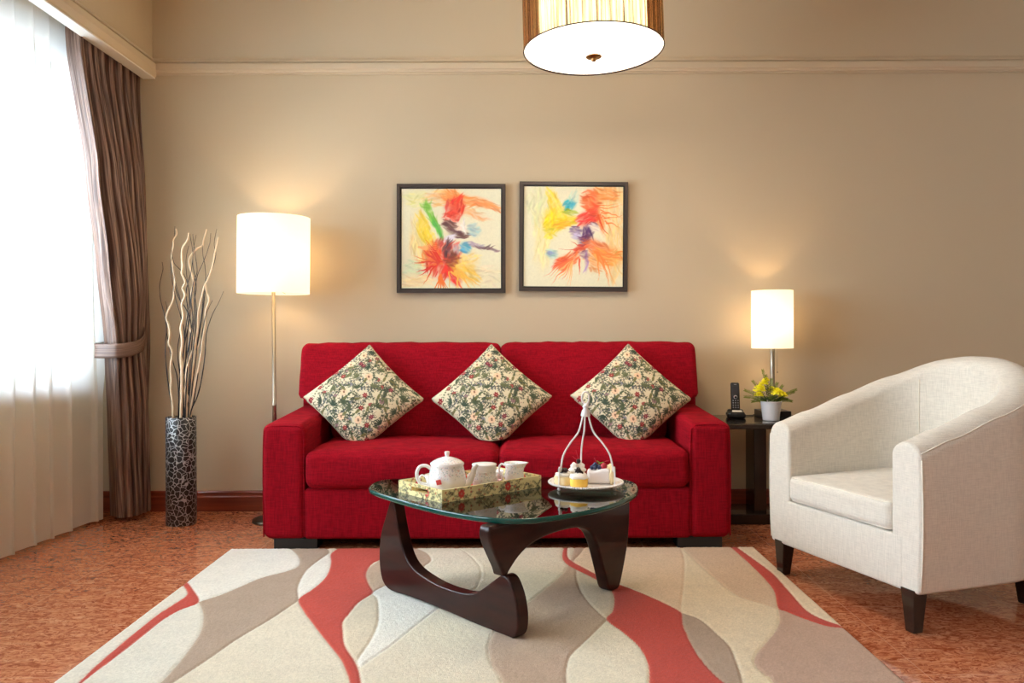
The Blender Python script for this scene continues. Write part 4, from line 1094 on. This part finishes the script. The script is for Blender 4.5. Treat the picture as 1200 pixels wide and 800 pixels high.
# cordless phone
px_, py_ = 1.198, 4.46
ph = thing('cordless_phone', 'black cordless phone handset standing in its charging cradle on the side table', 'phone', (px_, py_, TT), -.12)
obj('cradle', [soft(-.050, .050, -.042, .042, .0, .036, .012, (6, 6, 3), 3, lambda x, y, z: (x*(1-.12*(z > .02)), y, z*(1+.25*(y > 0))))], M['phone'], ph, local=True)
def hs(x, y, z):
    y2 = y + (z-.03)*.20; return x, y2, z
hand = obj('handset', [soft(-.0235, .0235, -.010, .014, .030, .190, .009, (5, 3, 10), 4, hs)], M['phone'], ph, local=True)
def hy(z): return -.0105+(z-.03)*.20
obj('screen', [[(*q,) for q in [(-.017, hy(.135)-.0006, .135), (.017, hy(.135)-.0006, .135), (.017, hy(.168)-.0006, .168), (-.017, hy(.168)-.0006, .168)]] and ([(-.017, hy(.130)-.0006, .130), (.017, hy(.130)-.0006, .130), (.017, hy(.168)-.0006, .168), (-.017, hy(.168)-.0006, .168)], [(0, 1, 2, 3)])], simple('phone_screen', (58, 56, 60), .15), hand, smooth=False, local=True)
def disc(x, z, r, ry, off=.0012): return tube([(x, hy(z)-off, z), (x, hy(z)+.001, z)], r, 12)
dp = obj('direction_pad', [[(v[0], v[1], .112+(v[2]-.112)*.85) for v in disc(0, .112, .012, 0)[0]] and disc(0, .112, .011, 0)], M['phone_key'], hand, local=True)
obj('centre_key', [disc(0, .112, .006, 0, .002)], M['phone'], dp, local=True)
for r_ in range(4):
    for c_ in range(3): obj('number_key', [disc(-.013+.013*c_, .094-.0125*r_, .0033, 0)], M['phone_key'], hand, local=True)
obj('earpiece', [box(-.007, .007, hy(.180)-.0012, hy(.180), .179, .182)], M['phone_key'], hand, smooth=False, local=True)
obj('paper_label', [xform(box(-.028, .022, -.010, .010, 0, .0006), Matrix.Translation((.006, -.028, .0385)) @ Matrix.Rotation(.35, 4, 'X'))], M['card'], ph, smooth=False, local=True)
# table lamp
lx, ly = at(905, 400, 4.50).x, 4.50
tl = thing('table_lamp', 'small lit lamp with white drum shade and pull chain on the side table', 'table lamp', (lx, ly, TT))
zb, zt = 1-(409-VY)*ly/FPX, 1-(341.5-VY)*ly/FPX
LR = .5*47.5*ly/FPX
obj('lamp_base', [box(-.078, .078, -.078, .078, .0005, .038)], M['phone'], tl, local=True, bevel=.003)
obj('pole', [lathe([(.0, .036), (.020, .036), (.020, .041), (.0125, .045), (.0125, zb-TT-.02), (.0125, zb-TT+.06), (0, zb-TT+.06)], 0, 0, 20)], M['steel'], tl, local=True)
def shade_ring(r, z0, z1, th=.0015): return lathe([(r, z0), (r, z1), (r-th, z1), (r-th, z0), (r, z0)], 0, 0, 64)
obj('lamp_shade', [shade_ring(LR, zb-TT, zt-TT)], M['shade'], tl, local=True)
obj('shade_spider', [tube([(-LR+.003, 0, zb-TT+.05), (LR-.003, 0, zb-TT+.05)], .0018, 6), tube([(0, -LR+.003, zb-TT+.05), (0, LR-.003, zb-TT+.05)], .0018, 6)], M['steel'], tl, local=True)
obj('bulb', [ball((0, 0, zb-TT+.11), .026, 10, (1, 1, 1.25))], M['bulb'], tl, local=True)
obj('pull_chain', [tube([(.020, -.018, zb-TT+.045), (.021, -.02, zb-TT-.05), (.021, -.02, 1-(436-VY)*ly/FPX-TT)], .0009, 6), ball((.021, -.02, 1-(437-VY)*ly/FPX-TT), .0045, 8)], M['steel'], tl, local=True)
lamp('table_lamp_light', 'POINT', (lx, ly, zb+.17), TABLE_LAMP_W, WARM, .03)
# potted flowers
fx, fy = at(903.5, 480, 4.33).x, 4.33
pf_ = thing('flower_pot', 'white ribbed pot of yellow flowers and fern sprigs on the side table', 'potted flowers', (fx, fy, TT))
prof = [(0, .0005), (.042, .0005), (.043, .003)]
for k in range(9):
    z = .010+.084*k/9; r_ = .043+.0105*k/9
    prof += [(r_+.0008, z), (r_+.0002, z+.0045)]
prof += [(.0555, .096), (.0570, .099), (.0550, .101), (.0515, .099), (.049, .088), (0, .088)]
obj('pot', [lathe(prof, 0, 0, 48)], M['pot'], pf_, local=True)
rr = random.Random(12)
def carnation(c, r_, seed):
    q = random.Random(seed); parts = []
    for ring in range(4):
        n = 6+ring*3; el = 1.35-ring*.42
        for k in range(n):
            a = 2*PI*k/n+q.uniform(-.2, .2)+ring; e = el+q.uniform(-.12, .12)
            d = Vector((math.cos(a)*math.cos(e), math.sin(a)*math.cos(e), math.sin(e))); tip = Vector(c)+d*r_*q.uniform(.85, 1.05)
            sd = Vector((-math.sin(a), math.cos(a), 0)); base = Vector(c)+d*r_*.2; w_ = r_*.34; u_ = d.cross(sd)*r_*.12
            parts.append(([tuple(base), tuple(base.lerp(tip, .7)+sd*w_+u_), tuple(tip+sd*w_*.45-u_*q.uniform(0, 1)), tuple(tip+u_), tuple(tip-sd*w_*.45-u_*q.uniform(0, 1)), tuple(base.lerp(tip, .7)-sd*w_+u_)], [(0, 1, 2, 3), (0, 3, 4, 5)]))
    return parts
def px_on(px, py): q = at(px, py, fy); return q.x-fx, q.z-TT
for k, (a, b, r_, dy) in enumerate([(889, 456, .036, -.025), (895, 449, .026, .0), (887, 462, .026, -.035), (899, 445.5, .020, .02), (909, 460, .036, -.028), (916, 463, .026, -.02), (905, 456, .022, 0.01)]):
    u, z = px_on(a, b)
    fl_ = obj('flower_head', carnation((u, dy, z-r_*.2), r_, k), M['yellow'], pf_, smooth=False, local=True)
    if k in (0, 4): obj('flower_centre', [ball((u, dy-r_*.25, z+r_*.15), r_*.25, 8, (1, 1, .6))], M['yellow_core'], fl_, local=True)
    obj('stem', [tube([(u*.3, dy*.4, .088), (u*.8, dy*.9, z-r_*.5)], .0016, 5)], M['leaf_dark'], pf_, local=True)
def frond(p0, p1, sag, n=11, L=.016):
    pts = spline([p0, (Vector(p0).lerp(Vector(p1), .5)+Vector((0, 0, sag))), p1], 8); parts = [tube(pts, .0009, 5)]
    for k in range(2, len(pts)):
        t_ = (pts[min(k+1, len(pts)-1)]-pts[k-1]).normalized(); sd = t_.cross(Vector((0, 1, .2))).normalized()
        l = L*(1-.6*k/len(pts))
        for sg in (-1, 1):
            for q in (0, .5):
                b0 = pts[k]+t_*q*.004; tip = b0+(sd*sg+t_*.7)*l+Vector((0, rr.uniform(-.006, .006), 0)); w_ = t_*.0022
                parts.append(([tuple(b0-w_), tuple(b0.lerp(tip, .5)-w_+sd*.001), tuple(tip), tuple(b0.lerp(tip, .5)+w_)], [(0, 1, 2, 3)]))
    return parts
tips = [(873, 457), (874, 465), (881, 446), (894, 433.5), (899, 440), (929, 459), (933, 456.5), (924, 468), (880, 470), (917, 452), (912, 449), (903, 444), (928, 470)]
for k, (a, b) in enumerate(tips):
    u, z = px_on(a, b); obj('fern_frond', frond((u*.15, .01*math.sin(k), .088), (u, .02*math.sin(k*2.1), z), .012), M['leaf'], pf_, smooth=False, local=True)
for k in range(16):
    a = 2*PI*k/16; r_ = rr.uniform(.035, .055); z = rr.uniform(.098, .125)
    v_ = ball((0, 0, 0), .018, 8, (1, .45, .12)); obj('green_leaf', [xform(v_, Matrix.Translation((math.cos(a)*r_, math.sin(a)*r_, z)) @ Matrix.Rotation(a, 4, 'Z') @ Matrix.Rotation(-.4, 4, 'Y'))], M['leaf_dark'], pf_, local=True)
cb = obj('phone_cable', [tube(spline([(1.235, 4.51, TT+.010), (1.27, 4.545, TT+.004), (1.31, 4.56, TT+.0028), (1.345, 4.615, TT+.0028), (1.36, 4.638, TT+.0028)], 8), .0024, 6), ], M['cable'])
tag(cb, 'thin black cable running behind the phone across the side table', 'cable')

# ================================================================== FLOOR LAMP
lx, ly = at(320.5, 343, 4.42).x, 4.42; bx = at(322.5, 600, 4.42).x
flp = thing('floor_lamp', 'tall lit floor lamp with white drum shade and thin steel pole left of the sofa', 'floor lamp', (bx, ly, 0))
zb, zt = 1-(343-VY)*ly/FPX, 1-(254-VY)*ly/FPX; LR = .5*82.5*ly/FPX; tl_ = lx-bx
obj('lamp_base', [lathe([(0, .0005), (.118, .0005), (.120, .006), (.117, .014), (.09, .019), (.03, .022), (.014, .03), (0, .03)], 0, 0, 48)], M['bronze'], flp, local=True)
v, f = lathe([(0, .024), (.0115, .024), (.0115, .62), (.0122, .622), (.0122, .628), (.010, .63), (.010, zb+.09), (0, zb+.09)], 0, 0, 16)
obj('pole', [([(x+tl_*z/zb, y, z) for x, y, z in v], f)], M['steel'], flp, local=True)
sh_ = obj('lamp_shade', [shade_ring(LR, 0, zt-zb)], M['shade'], flp, local=True); sh_.location = (tl_, 0, zb); sh_.rotation_euler = (.0, .012, 0)
obj('shade_spider', [tube([(tl_+LR*.97*math.cos(a), LR*.97*math.sin(a), zb+.008), (tl_, 0, zb+.035)], .002, 6) for a in (3.6, 1.5, 5.6)], M['steel'], flp, local=True)
obj('bulb', [ball((tl_, 0, zb+.16), .032, 10, (1, 1, 1.25))], M['bulb'], flp, local=True)
lamp('floor_lamp_light', 'POINT', (lx, ly, zb+.21), FLOOR_LAMP_W, WARM, .035)

# ================================================================== CEILING LAMP
cyl = 3.60; c0 = at(695.5, 59.0, cyl); LRc = .5*164*cyl/FPX
cl_ = thing('ceiling_lamp', 'large round hanging drum lamp with brown string shade and white bottom diffuser', 'pendant lamp', (c0.x, cyl, c0.z)); cl_.rotation_euler = (-.040, -.022, 0)
obj('string_shade', [lathe([(LRc, .0), (LRc, .36), (LRc-.002, .36), (LRc-.002, 0), (LRc, 0)], 0, 0, 128)], M['strings'], cl_, local=True)
obj('inner_shade', [lathe([(LRc*.77, .012), (LRc*.77, .35)], 0, 0, 96)], M['inner_shade'], cl_, local=True)
for z in (0, .36): obj('shade_ring', [tube([((LRc-.001)*math.cos(2*PI*k/96), (LRc-.001)*math.sin(2*PI*k/96), z) for k in range(97)], .0028, 6, False)], M['walnut'], cl_, local=True)
for k in range(8):
    a = 2*PI*k/8+.33; obj('frame_rib', [tube([((LRc-.006)*math.cos(a), (LRc-.006)*math.sin(a), 0), ((LRc-.006)*math.cos(a), (LRc-.006)*math.sin(a), .36)], .0024, 6)], M['walnut'], cl_, local=True)
obj('diffuser', [lathe([(LRc-.004, .004), (LRc*.93, -.003), (LRc*.8, -.012), (LRc*.5, -.022), (LRc*.2, -.027), (0, -.028)], 0, 0, 96)], M['diffuser'], cl_, local=True)
obj('finial', [lathe([(0, -.026), (.034, -.027), (.036, -.030), (.032, -.033), (.012, -.036), (.010, -.040), (.011, -.046), (.006, -.050), (0, -.051)], 0, 0, 32)], simple('brass_finial', (150, 110, 66), .3, 1), cl_, local=True)
obj('hanging_rod', [tube([(0, 0, .02), (0, 0, ZC-c0.z-.02)], .008, 10)], M['bronze'], cl_, local=True)
obj('ceiling_rose', [lathe([(0, ZC-c0.z-.03), (.06, ZC-c0.z-.03), (.065, ZC-c0.z-.001), (0, ZC-c0.z-.001)], 0, 0, 32)], M['bronze'], cl_, local=True)
o = lamp('ceiling_lamp_light', 'AREA', (c0.x, cyl, c0.z-.075), CEILING_W, (1, .84, .66), size=LRc*1.6, sy=LRc*1.6); o.data.shape = 'DISK'
lamp('ceiling_lamp_uplight', 'POINT', (c0.x, cyl, c0.z+.22), CEILING_W*.8, (1, .76, .50), .06)

# ================================================================== PAINTINGS
def painting(seed):
    N = 230; cv = Canvas(N, N, (230, 226, 196)); s = N/650
    rq = random.Random(seed+77)
    def E(x, y, rx, ry, a, c, al=.8, so=.5, stk=.6):
        cv.ell(x*s, y*s, rx*s*.82, ry*s*.82, a, c, al*.75, .6, stk, int(x+y))
        if rx < ry: a += PI/2; rx, ry = ry, rx
        n = int(8+rx*ry/260)
        for _ in range(n):
            q, b = math.sqrt(rq.random())*.95, rq.uniform(0, 2*PI); u, v_ = q*math.cos(b)*rx, q*math.sin(b)*ry
            X, Y = x+u*math.cos(a)-v_*math.sin(a), y+u*math.sin(a)+v_*math.cos(a)
            k = rq.uniform(.84, 1.14); cc = [min(255, t_*k+rq.uniform(-8, 8)) for t_ in c]
            cv.ell(X*s, Y*s, rq.uniform(14, 34)*s*(.6+rx/160), rq.uniform(3, 8)*s*(.7+ry/160), a+rq.gauss(0, .28), cc, al*rq.uniform(.35, .8), .45)
    def ray(x, y, a, L, w0, c, al=.8, bend=0):
        pts = [((x+math.cos(a+bend*k/3)*L*k/3)*s, (y+math.sin(a+bend*k/3)*L*k/3)*s) for k in range(4)]; cv.line(pts, w0*s, .6*s, c, al)
    r = random.Random(seed)
    YE, OR, RE, GR, BL, PU, MR = (238, 206, 60), (238, 140, 70), (218, 56, 44), (122, 190, 64), (80, 168, 204), (96, 66, 110), (96, 58, 58)
    if seed == 1:
        cv.warp(4, 9, 1)
        for a in ((90, 60, 70, 60, 0, (230, 226, 140)), (120, 330, 70, 200, 0, (240, 214, 140)), (560, 560, 120, 80, 0, (226, 214, 176)), (300, 60, 150, 60, 0, (244, 180, 110)), (70, 520, 60, 60, 0, (196, 214, 176)), (100, 600, 120, 50, 0, (244, 210, 150))): E(*a, .6, .9, .2)
        E(440, 80, 190, 38, .22, OR, .75); E(560, 110, 120, 26, .3, (240, 150, 90), .7); E(420, 150, 150, 30, .35, (240, 160, 100), .6); E(330, 60, 80, 50, .7, OR, .8)
        E(340, 130, 62, 88, .5, RE, .95, .4, .35); E(320, 175, 50, 40, 0, (226, 70, 50), .8)
        E(150, 270, 45, 120, -.2, YE, .85); E(190, 350, 40, 110, -.35, YE, .8); E(210, 200, 24, 130, -.42, GR, .95, .3, .3); E(160, 115, 40, 20, .5, GR, .8); E(235, 260, 18, 90, -.35, (90, 180, 80), .9, .3, .3)
        E(270, 460, 110, 120, .5, RE, .95, .45, .4); E(340, 560, 40, 90, -.5, (222, 54, 46), .95, .4, .3); E(200, 420, 60, 80, -.4, (240, 130, 60), .7)
        E(410, 540, 110, 70, .7, (238, 186, 70), .8); E(440, 460, 70, 60, 0, (240, 200, 110), .6)
        E(350, 235, 75, 34, .4, (244, 214, 196), .8, .5, .2); E(310, 240, 42, 34, .2, MR, .9, .35, .4); E(355, 290, 62, 26, .35, (90, 54, 60), .9, .3, .4); E(400, 300, 30, 26, 0, MR, .8, .4, .4)
        E(310, 320, 40, 26, -.2, (216, 210, 226), .95, .3, .2); E(300, 380, 26, 52, .25, (86, 58, 66), .92, .3, .3); E(330, 420, 32, 34, 0, (110, 66, 60), .85); E(350, 380, 22, 34, 0, (200, 180, 186), .8)
        E(410, 385, 40, 34, .3, BL, .95, .4, .3); E(470, 270, 50, 42, 0, (160, 196, 200), .8, .6, .2); E(400, 250, 22, 46, 0, (240, 236, 226), .8)
        E(540, 385, 90, 10, .12, (110, 80, 90), .85, .5, .3); E(470, 365, 60, 12, .1, (170, 150, 176), .8); E(330, 470, 44, 40, .2, (140, 70, 50), .8)
        for k in range(16): ray(250+r.uniform(-20, 20), 470+r.uniform(-20, 30), 2.3+k*.125, r.uniform(120, 200), 7, r.choice([RE, (226, 110, 60), (214, 70, 54)]), .75, r.uniform(-.15, .15))
        for k in range(9): ray(330+r.uniform(-20, 60), 540, .5+k*.14, r.uniform(120, 210), 5, (240, 180, 80), .6, .1)
        for k in range(7): ray(260, 560+r.uniform(-10, 20), 1.1+k*.16, 120, 6, (236, 120, 54), .7)
        for k in range(6): ray(110, 380, -.2+k*.1, 150, 5, (236, 170, 110), .5)
        ray(560, 395, -.6, 60, 5, (120, 90, 96), .6)
    else:
        cv.warp(4, 9, 21)
        for a in ((120, 330, 60, 220, 0, (236, 222, 150)), (90, 120, 80, 120, 0, (214, 220, 170)), (560, 120, 140, 160, 0, (244, 200, 130)), (600, 420, 80, 200, 0, (244, 196, 120))): E(*a, .55, .9, .2)
        E(205, 215, 80, 90, .4, (242, 206, 30), .95, .4, .4); E(190, 90, 40, 90, -.4, (238, 208, 70), .85); E(280, 220, 70, 40, -.1, (240, 200, 40), .9); E(240, 255, 60, 26, -.3, (240, 170, 50), .8); E(180, 290, 50, 50, 0, (226, 206, 60), .8)
        E(240, 150, 26, 70, -.5, (246, 216, 100), .8)
        E(300, 112, 44, 38, -.6, (40, 160, 186), .95, .35, .3); E(330, 60, 30, 40, 0, (196, 220, 200), .8); E(300, 165, 50, 20, .1, (170, 180, 50), .8)
        E(440, 90, 70, 70, .3, (236, 96, 50), .95, .4, .4); E(545, 45, 80, 50, .2, OR, .85); E(420, 200, 74, 60, -.5, (220, 50, 44), .97, .35, .3); E(450, 150, 40, 40, 0, (226, 76, 50), .9)
        E(500, 230, 24, 90, -.3, (236, 120, 60), .7)
        E(420, 300, 34, 60, 0, (84, 50, 100), .95, .3, .3); E(345, 280, 38, 30, .2, (110, 80, 130), .9); E(350, 310, 40, 30, 0, (200, 190, 220), .9, .4, .2); E(400, 350, 44, 36, 0, (100, 50, 90), .9); E(460, 240, 26, 14, .2, (100, 60, 100), .8); E(470, 270, 40, 30, .3, (236, 224, 210), .9, .5, .2)
        E(370, 400, 60, 26, -.4, (206, 62, 44), .95, .4, .4); E(290, 480, 80, 50, -.6, (236, 110, 56), .92, .4, .4); E(250, 500, 50, 36, -.4, (226, 76, 48), .85); E(480, 390, 90, 50, .4, (236, 110, 60), .9, .4, .4); E(560, 450, 90, 70, .3, (240, 150, 70), .85); E(470, 480, 70, 70, .6, (240, 150, 80), .75)
        E(190, 440, 40, 34, 0, (160, 200, 200), .85, .5, .2); E(180, 435, 18, 16, 0, (140, 150, 200), .8); E(410, 490, 14, 70, .0, (170, 140, 190), .75, .5, .2); E(400, 440, 30, 30, 0, (130, 80, 110), .7)
        for k in range(14): ray(470+r.uniform(-20, 20), 420+r.uniform(-20, 20), -.2+k*.12, r.uniform(140, 260), 6, r.choice([OR, (238, 130, 60), (242, 170, 90)]), .6, r.uniform(-.3, .3))
        for k in range(9): ray(310, 470, 1.5+k*.12, r.uniform(120, 220), 6, r.choice([(236, 120, 70), (244, 180, 110)]), .6, .15)
        for k in range(8): ray(480+k*8, 120+k*16, .35+r.uniform(-.3, .5), r.uniform(100, 170), 4, (238, 120, 60), .7, r.uniform(-.5, .6))
        ray(480, 180, 1.25, 160, 7, (220, 84, 44), .85, -.2); ray(400, 410, 3.2, 170, 5, (206, 90, 60), .8); ray(390, 400, 3.7, 120, 4, (206, 90, 60), .7); ray(360, 470, 1.5, 120, 6, (226, 90, 60), .8)
    g = vnoise(N, N, 80, 80, 5)[..., None]; cv.a = cv.a*(.985+.03*g); return cv
for seed, (x0, x1, y0, y1), lab in ((1, (465, 592.5, 215.5, 343), 'black framed abstract painting, the left one, with green streak and red splash'),
                                    (2, (608.5, 735.5, 213, 341), 'black framed abstract painting, the right one, with large yellow and blue patches')):
    Yp = 4.648; a = at(x0, (y0+y1)/2, Yp); b = at(x1, (y0+y1)/2, Yp); zt_ = at((x0+x1)/2, y0, Yp).z; zb_ = at((x0+x1)/2, y1, Yp).z
    xc, zc, hw, hh = (a.x+b.x)/2, (zt_+zb_)/2, (b.x-a.x)/2, (zt_-zb_)/2
    e = thing('framed_painting', lab, 'painting', (xc, YB-.002, zc), group='pair of framed abstract paintings'); e.rotation_euler = (0, .004 if seed == 1 else .010, 0)
    fw = .019
    fr = [box(-hw, hw, -.036, 0, hh-fw, hh), box(-hw, hw, -.036, 0, -hh, -hh+fw), box(-hw, -hw+fw, -.036, 0, -hh+fw, hh-fw), box(hw-fw, hw, -.036, 0, -hh+fw, hh-fw)]
    obj('frame', fr, M['frame'], e, local=True, smooth=False)
    obj('backing', [box(-hw+.01, hw-.01, -.008, -.001, -hh+.01, hh-.01)], M['frame_in'], e, local=True, smooth=False)
    g1, g2 = fw, fw+.007
    obj('shadow_gap', [box(-hw+g1, hw-g1, -.030, -.006, hh-g2, hh-g1), box(-hw+g1, hw-g1, -.030, -.006, -hh+g1, -hh+g2), box(-hw+g1, -hw+g2, -.030, -.006, -hh+g2, hh-g2), box(hw-g2, hw-g1, -.030, -.006, -hh+g2, hh-g2)], M['frame_in'], e, local=True, smooth=False)  # black strips draw in the shadow between frame and canvas
    cv = painting(seed); n = 230; cw, ch = hw-fw-.0075, hh-fw-.0075; V, K = [], []
    for j in range(n):
        for i in range(n): V.append((-cw+2*cw*i/(n-1), -.026, -ch+2*ch*j/(n-1)))
    K = cv.a[::-1].reshape(-1, 3)
    B = len(V); ring = [0, n-1, n*n-1, n*(n-1)]; V += [(V[k][0], -.008, V[k][2]) for k in ring]
    F = gridfaces(n, n)+[(ring[k], B+k, B+(k+1) % 4, ring[(k+1) % 4]) for k in range(4)]
    me = mesh(V, F); setcol(me, np.concatenate([K, np.ones((4, 3))*.85])); link('canvas', me, M['canvas'], e, smooth=False, local=True)

# ================================================================== VASE AND BRANCHES
vc = at(212.5, 600, 4.36); VXc, VYc = vc.x, 4.36
va = thing('floor_vase', 'tall black cylinder vase with silver crackle pattern standing by the left wall corner', 'vase', (VXc, VYc, 0))
VR = .5*34.5*4.30/FPX; VH = 1-(486.5-VY)*4.36/FPX
obj('vase_body', [lathe([(0, .0008), (VR-.004, .0008), (VR, .004), (VR, VH-.003), (VR-.003, VH), (VR-.008, VH-.001), (VR-.009, VH-.05), (VR-.009, .02), (0, .02)], 0, 0, 64)], M['vase'], va, local=True)
CRM = [
 ('cream curly branch, the leftmost thick one in the black vase', [(206,268),(207,274),(203,281),(203,288),(201,300),(203,315),(205,328),(204,340),(203,352),(198,362),(195,372),(198,382),(199,392),(198,402),(202,413),(200,430),(201,445),(200,455),(202,470),(203,488)], 1.0),
 ('cream curly branch with tight wiggles, second thick one from the left in the vase', [(221,273),(220,281),(214,290),(213,300),(214,312),(213,320),(217,330),(214,338),(217,346),(213,357),(215,370),(212,385),(214,400),(212,415),(213,430),(213,445),(213,465),(212,488)], 1.15),
 ('cream curly branch whose tip bends far to the right in the middle of the vase', [(242,269),(240,276),(238,283),(237,288),(230,292),(222,303),(223,315),(227,330),(224,345),(225,358),(220,368),(221,380),(226,392),(229,402),(227,420),(225,440),(224,460),(222,488)], 1.1),
 ('cream curly branch, the rightmost and thinnest at its tip in the vase', [(256,278),(253,290),(251,300),(248,315),(243,328),(241,332),(242,342),(245,352),(241,365),(241,380),(238,395),(236,412),(233,430),(230,445),(227,460),(225,488)], .9),
 ('cream curly branch, shorter one starting under the fork at the right of the vase', [(240,332),(237,345),(234,358),(232,372),(232,385),(229,400),(226,410),(221,424),(218,440),(219,450),(217,458),(220,466),(218,474),(219,488)], 1.1),
 ('straight pinkish cream branch in the middle of the vase, shortest of the pale ones', [(236,396),(231,410),(227,425),(225,440),(226,455),(224,470),(223,488)], 1.3)]
BLK = [
 ('thin black twig bowing out furthest left of the vase', [(190,307),(191,315),(189,324),(187,335),(188,350),(191,362),(194,375),(195,388),(194,400),(194,420),(196,440),(199,462),(204,488)]),
 ('thin black twig leaning out furthest right of the vase', [(262,341),(256,355),(250,366),(246,376),(242,390),(241,402),(240,418),(236,445),(231,465),(225,488)]),
 ('thin black twig rising highest at the left of the vase beside the leftmost cream branch', [(205,265),(204,280),(202,295),(201,308),(203,322),(206,338),(210,350),(218,362),(224,380),(222,400),(216,430),(212,460),(211,488)]),
 ('thin black twig with the highest tip at the right of the vase', [(254,268),(251,285),(253,298),(249,314),(243,325),(240,345),(237,370),(232,400),(226,440),(221,488)])]
rest = [
 [(201,293),(204,308),(213,318),(219,330),(223,350),(222,375),(216,405),(213,440),(211,488)],
 [(222,273),(225,288),(226,300),(224,318),(220,332),(218,345),(220,365),(217,390),(214,420),(212,450),(213,488)],
 [(230,275),(227,290),(226,308),(228,322),(230,336),(228,352),(228,372),(225,400),(222,440),(219,488)],
 [(247,273),(246,284),(241,300),(236,312),(231,324),(228,342),(230,362),(229,385),(226,412),(223,450),(221,488)],
 [(237,287),(238,300),(240,310),(241,328),(238,350),(236,372),(232,395),(229,425),(225,455),(223,488)],
 [(249,352),(244,362),(240,374),(237,390),(234,415),(231,445),(227,470),(224,488)],
 [(194,353),(196,365),(195,385),(198,405),(203,425),(208,445),(210,488)],
 [(203,312),(206,332),(211,350),(214,368),(211,390),(208,412),(211,440),(214,465),(215,488)],
 [(221,288),(218,305),(219,325),(222,345),(221,370),(219,400),(217,430),(215,460),(216,488)],
 [(226,274),(227,286),(229,300),(231,318),(227,330),(224,352),(226,375),(222,405),(219,440),(217,488)],
 [(202,300),(200,312),(202,330),(206,350),(211,368),(216,388),(214,410),(211,440),(209,488)]]
def branch(name, px, r0, mat, seed, lab, group, taper=.5, kn=True):
    r = random.Random(seed); off = r.uniform(-.035, .035); n = len(px); P = []
    for i, (a, b) in enumerate(px):
        d = (1-i/(n-1)); Yb = VYc+off*(1+1.2*d)+.010*math.sin(i*1.9+seed)*d; P.append(at(a, b, Yb))
    # last point lies inside the vase mouth; carry it down to the bottom
    m = P[-1]; dx, dy = m.x-VXc, m.y-VYc; q = math.hypot(dx, dy)
    if q > VR-.018: k = (VR-.018)/q; P[-1] = Vector((VXc+dx*k, VYc+dy*k, m.z))
    m = P[-1]; P.append(Vector((VXc+(m.x-VXc)*.8+.0, VYc+(m.y-VYc)*.8, .30))); P.append(Vector((VXc+(m.x-VXc)*.6, VYc+(m.y-VYc)*.6, .03)))
    S_ = spline(P, 5); N = len(S_); rs_ = [r0*(taper+(1-taper)*min(1, i/(N*.75)))*(1+(.10*math.sin(i*1.3+seed) if kn else 0)) for i in range(N)]
    e = obj(name, [tube(S_, rs_, 8)], mat); return tag(e, lab, 'branch', group)
for k, (lab, px, f_) in enumerate(CRM): branch('curly_willow_branch', px, .0066*f_, M['cream_branch'], k, lab, 'pale curly branches in the floor vase', .55)
for k, (lab, px) in enumerate(BLK): branch('willow_twig', px, .0034, M['black_branch'], 20+k, lab, 'black twigs in the floor vase', .35)
for k, px in enumerate(rest): branch('willow_twig', px, .0034, M['black_branch'], 40+k, 'thin black twig crossing among the pale branches inside the bunch in the vase', 'black twigs in the floor vase', .35)
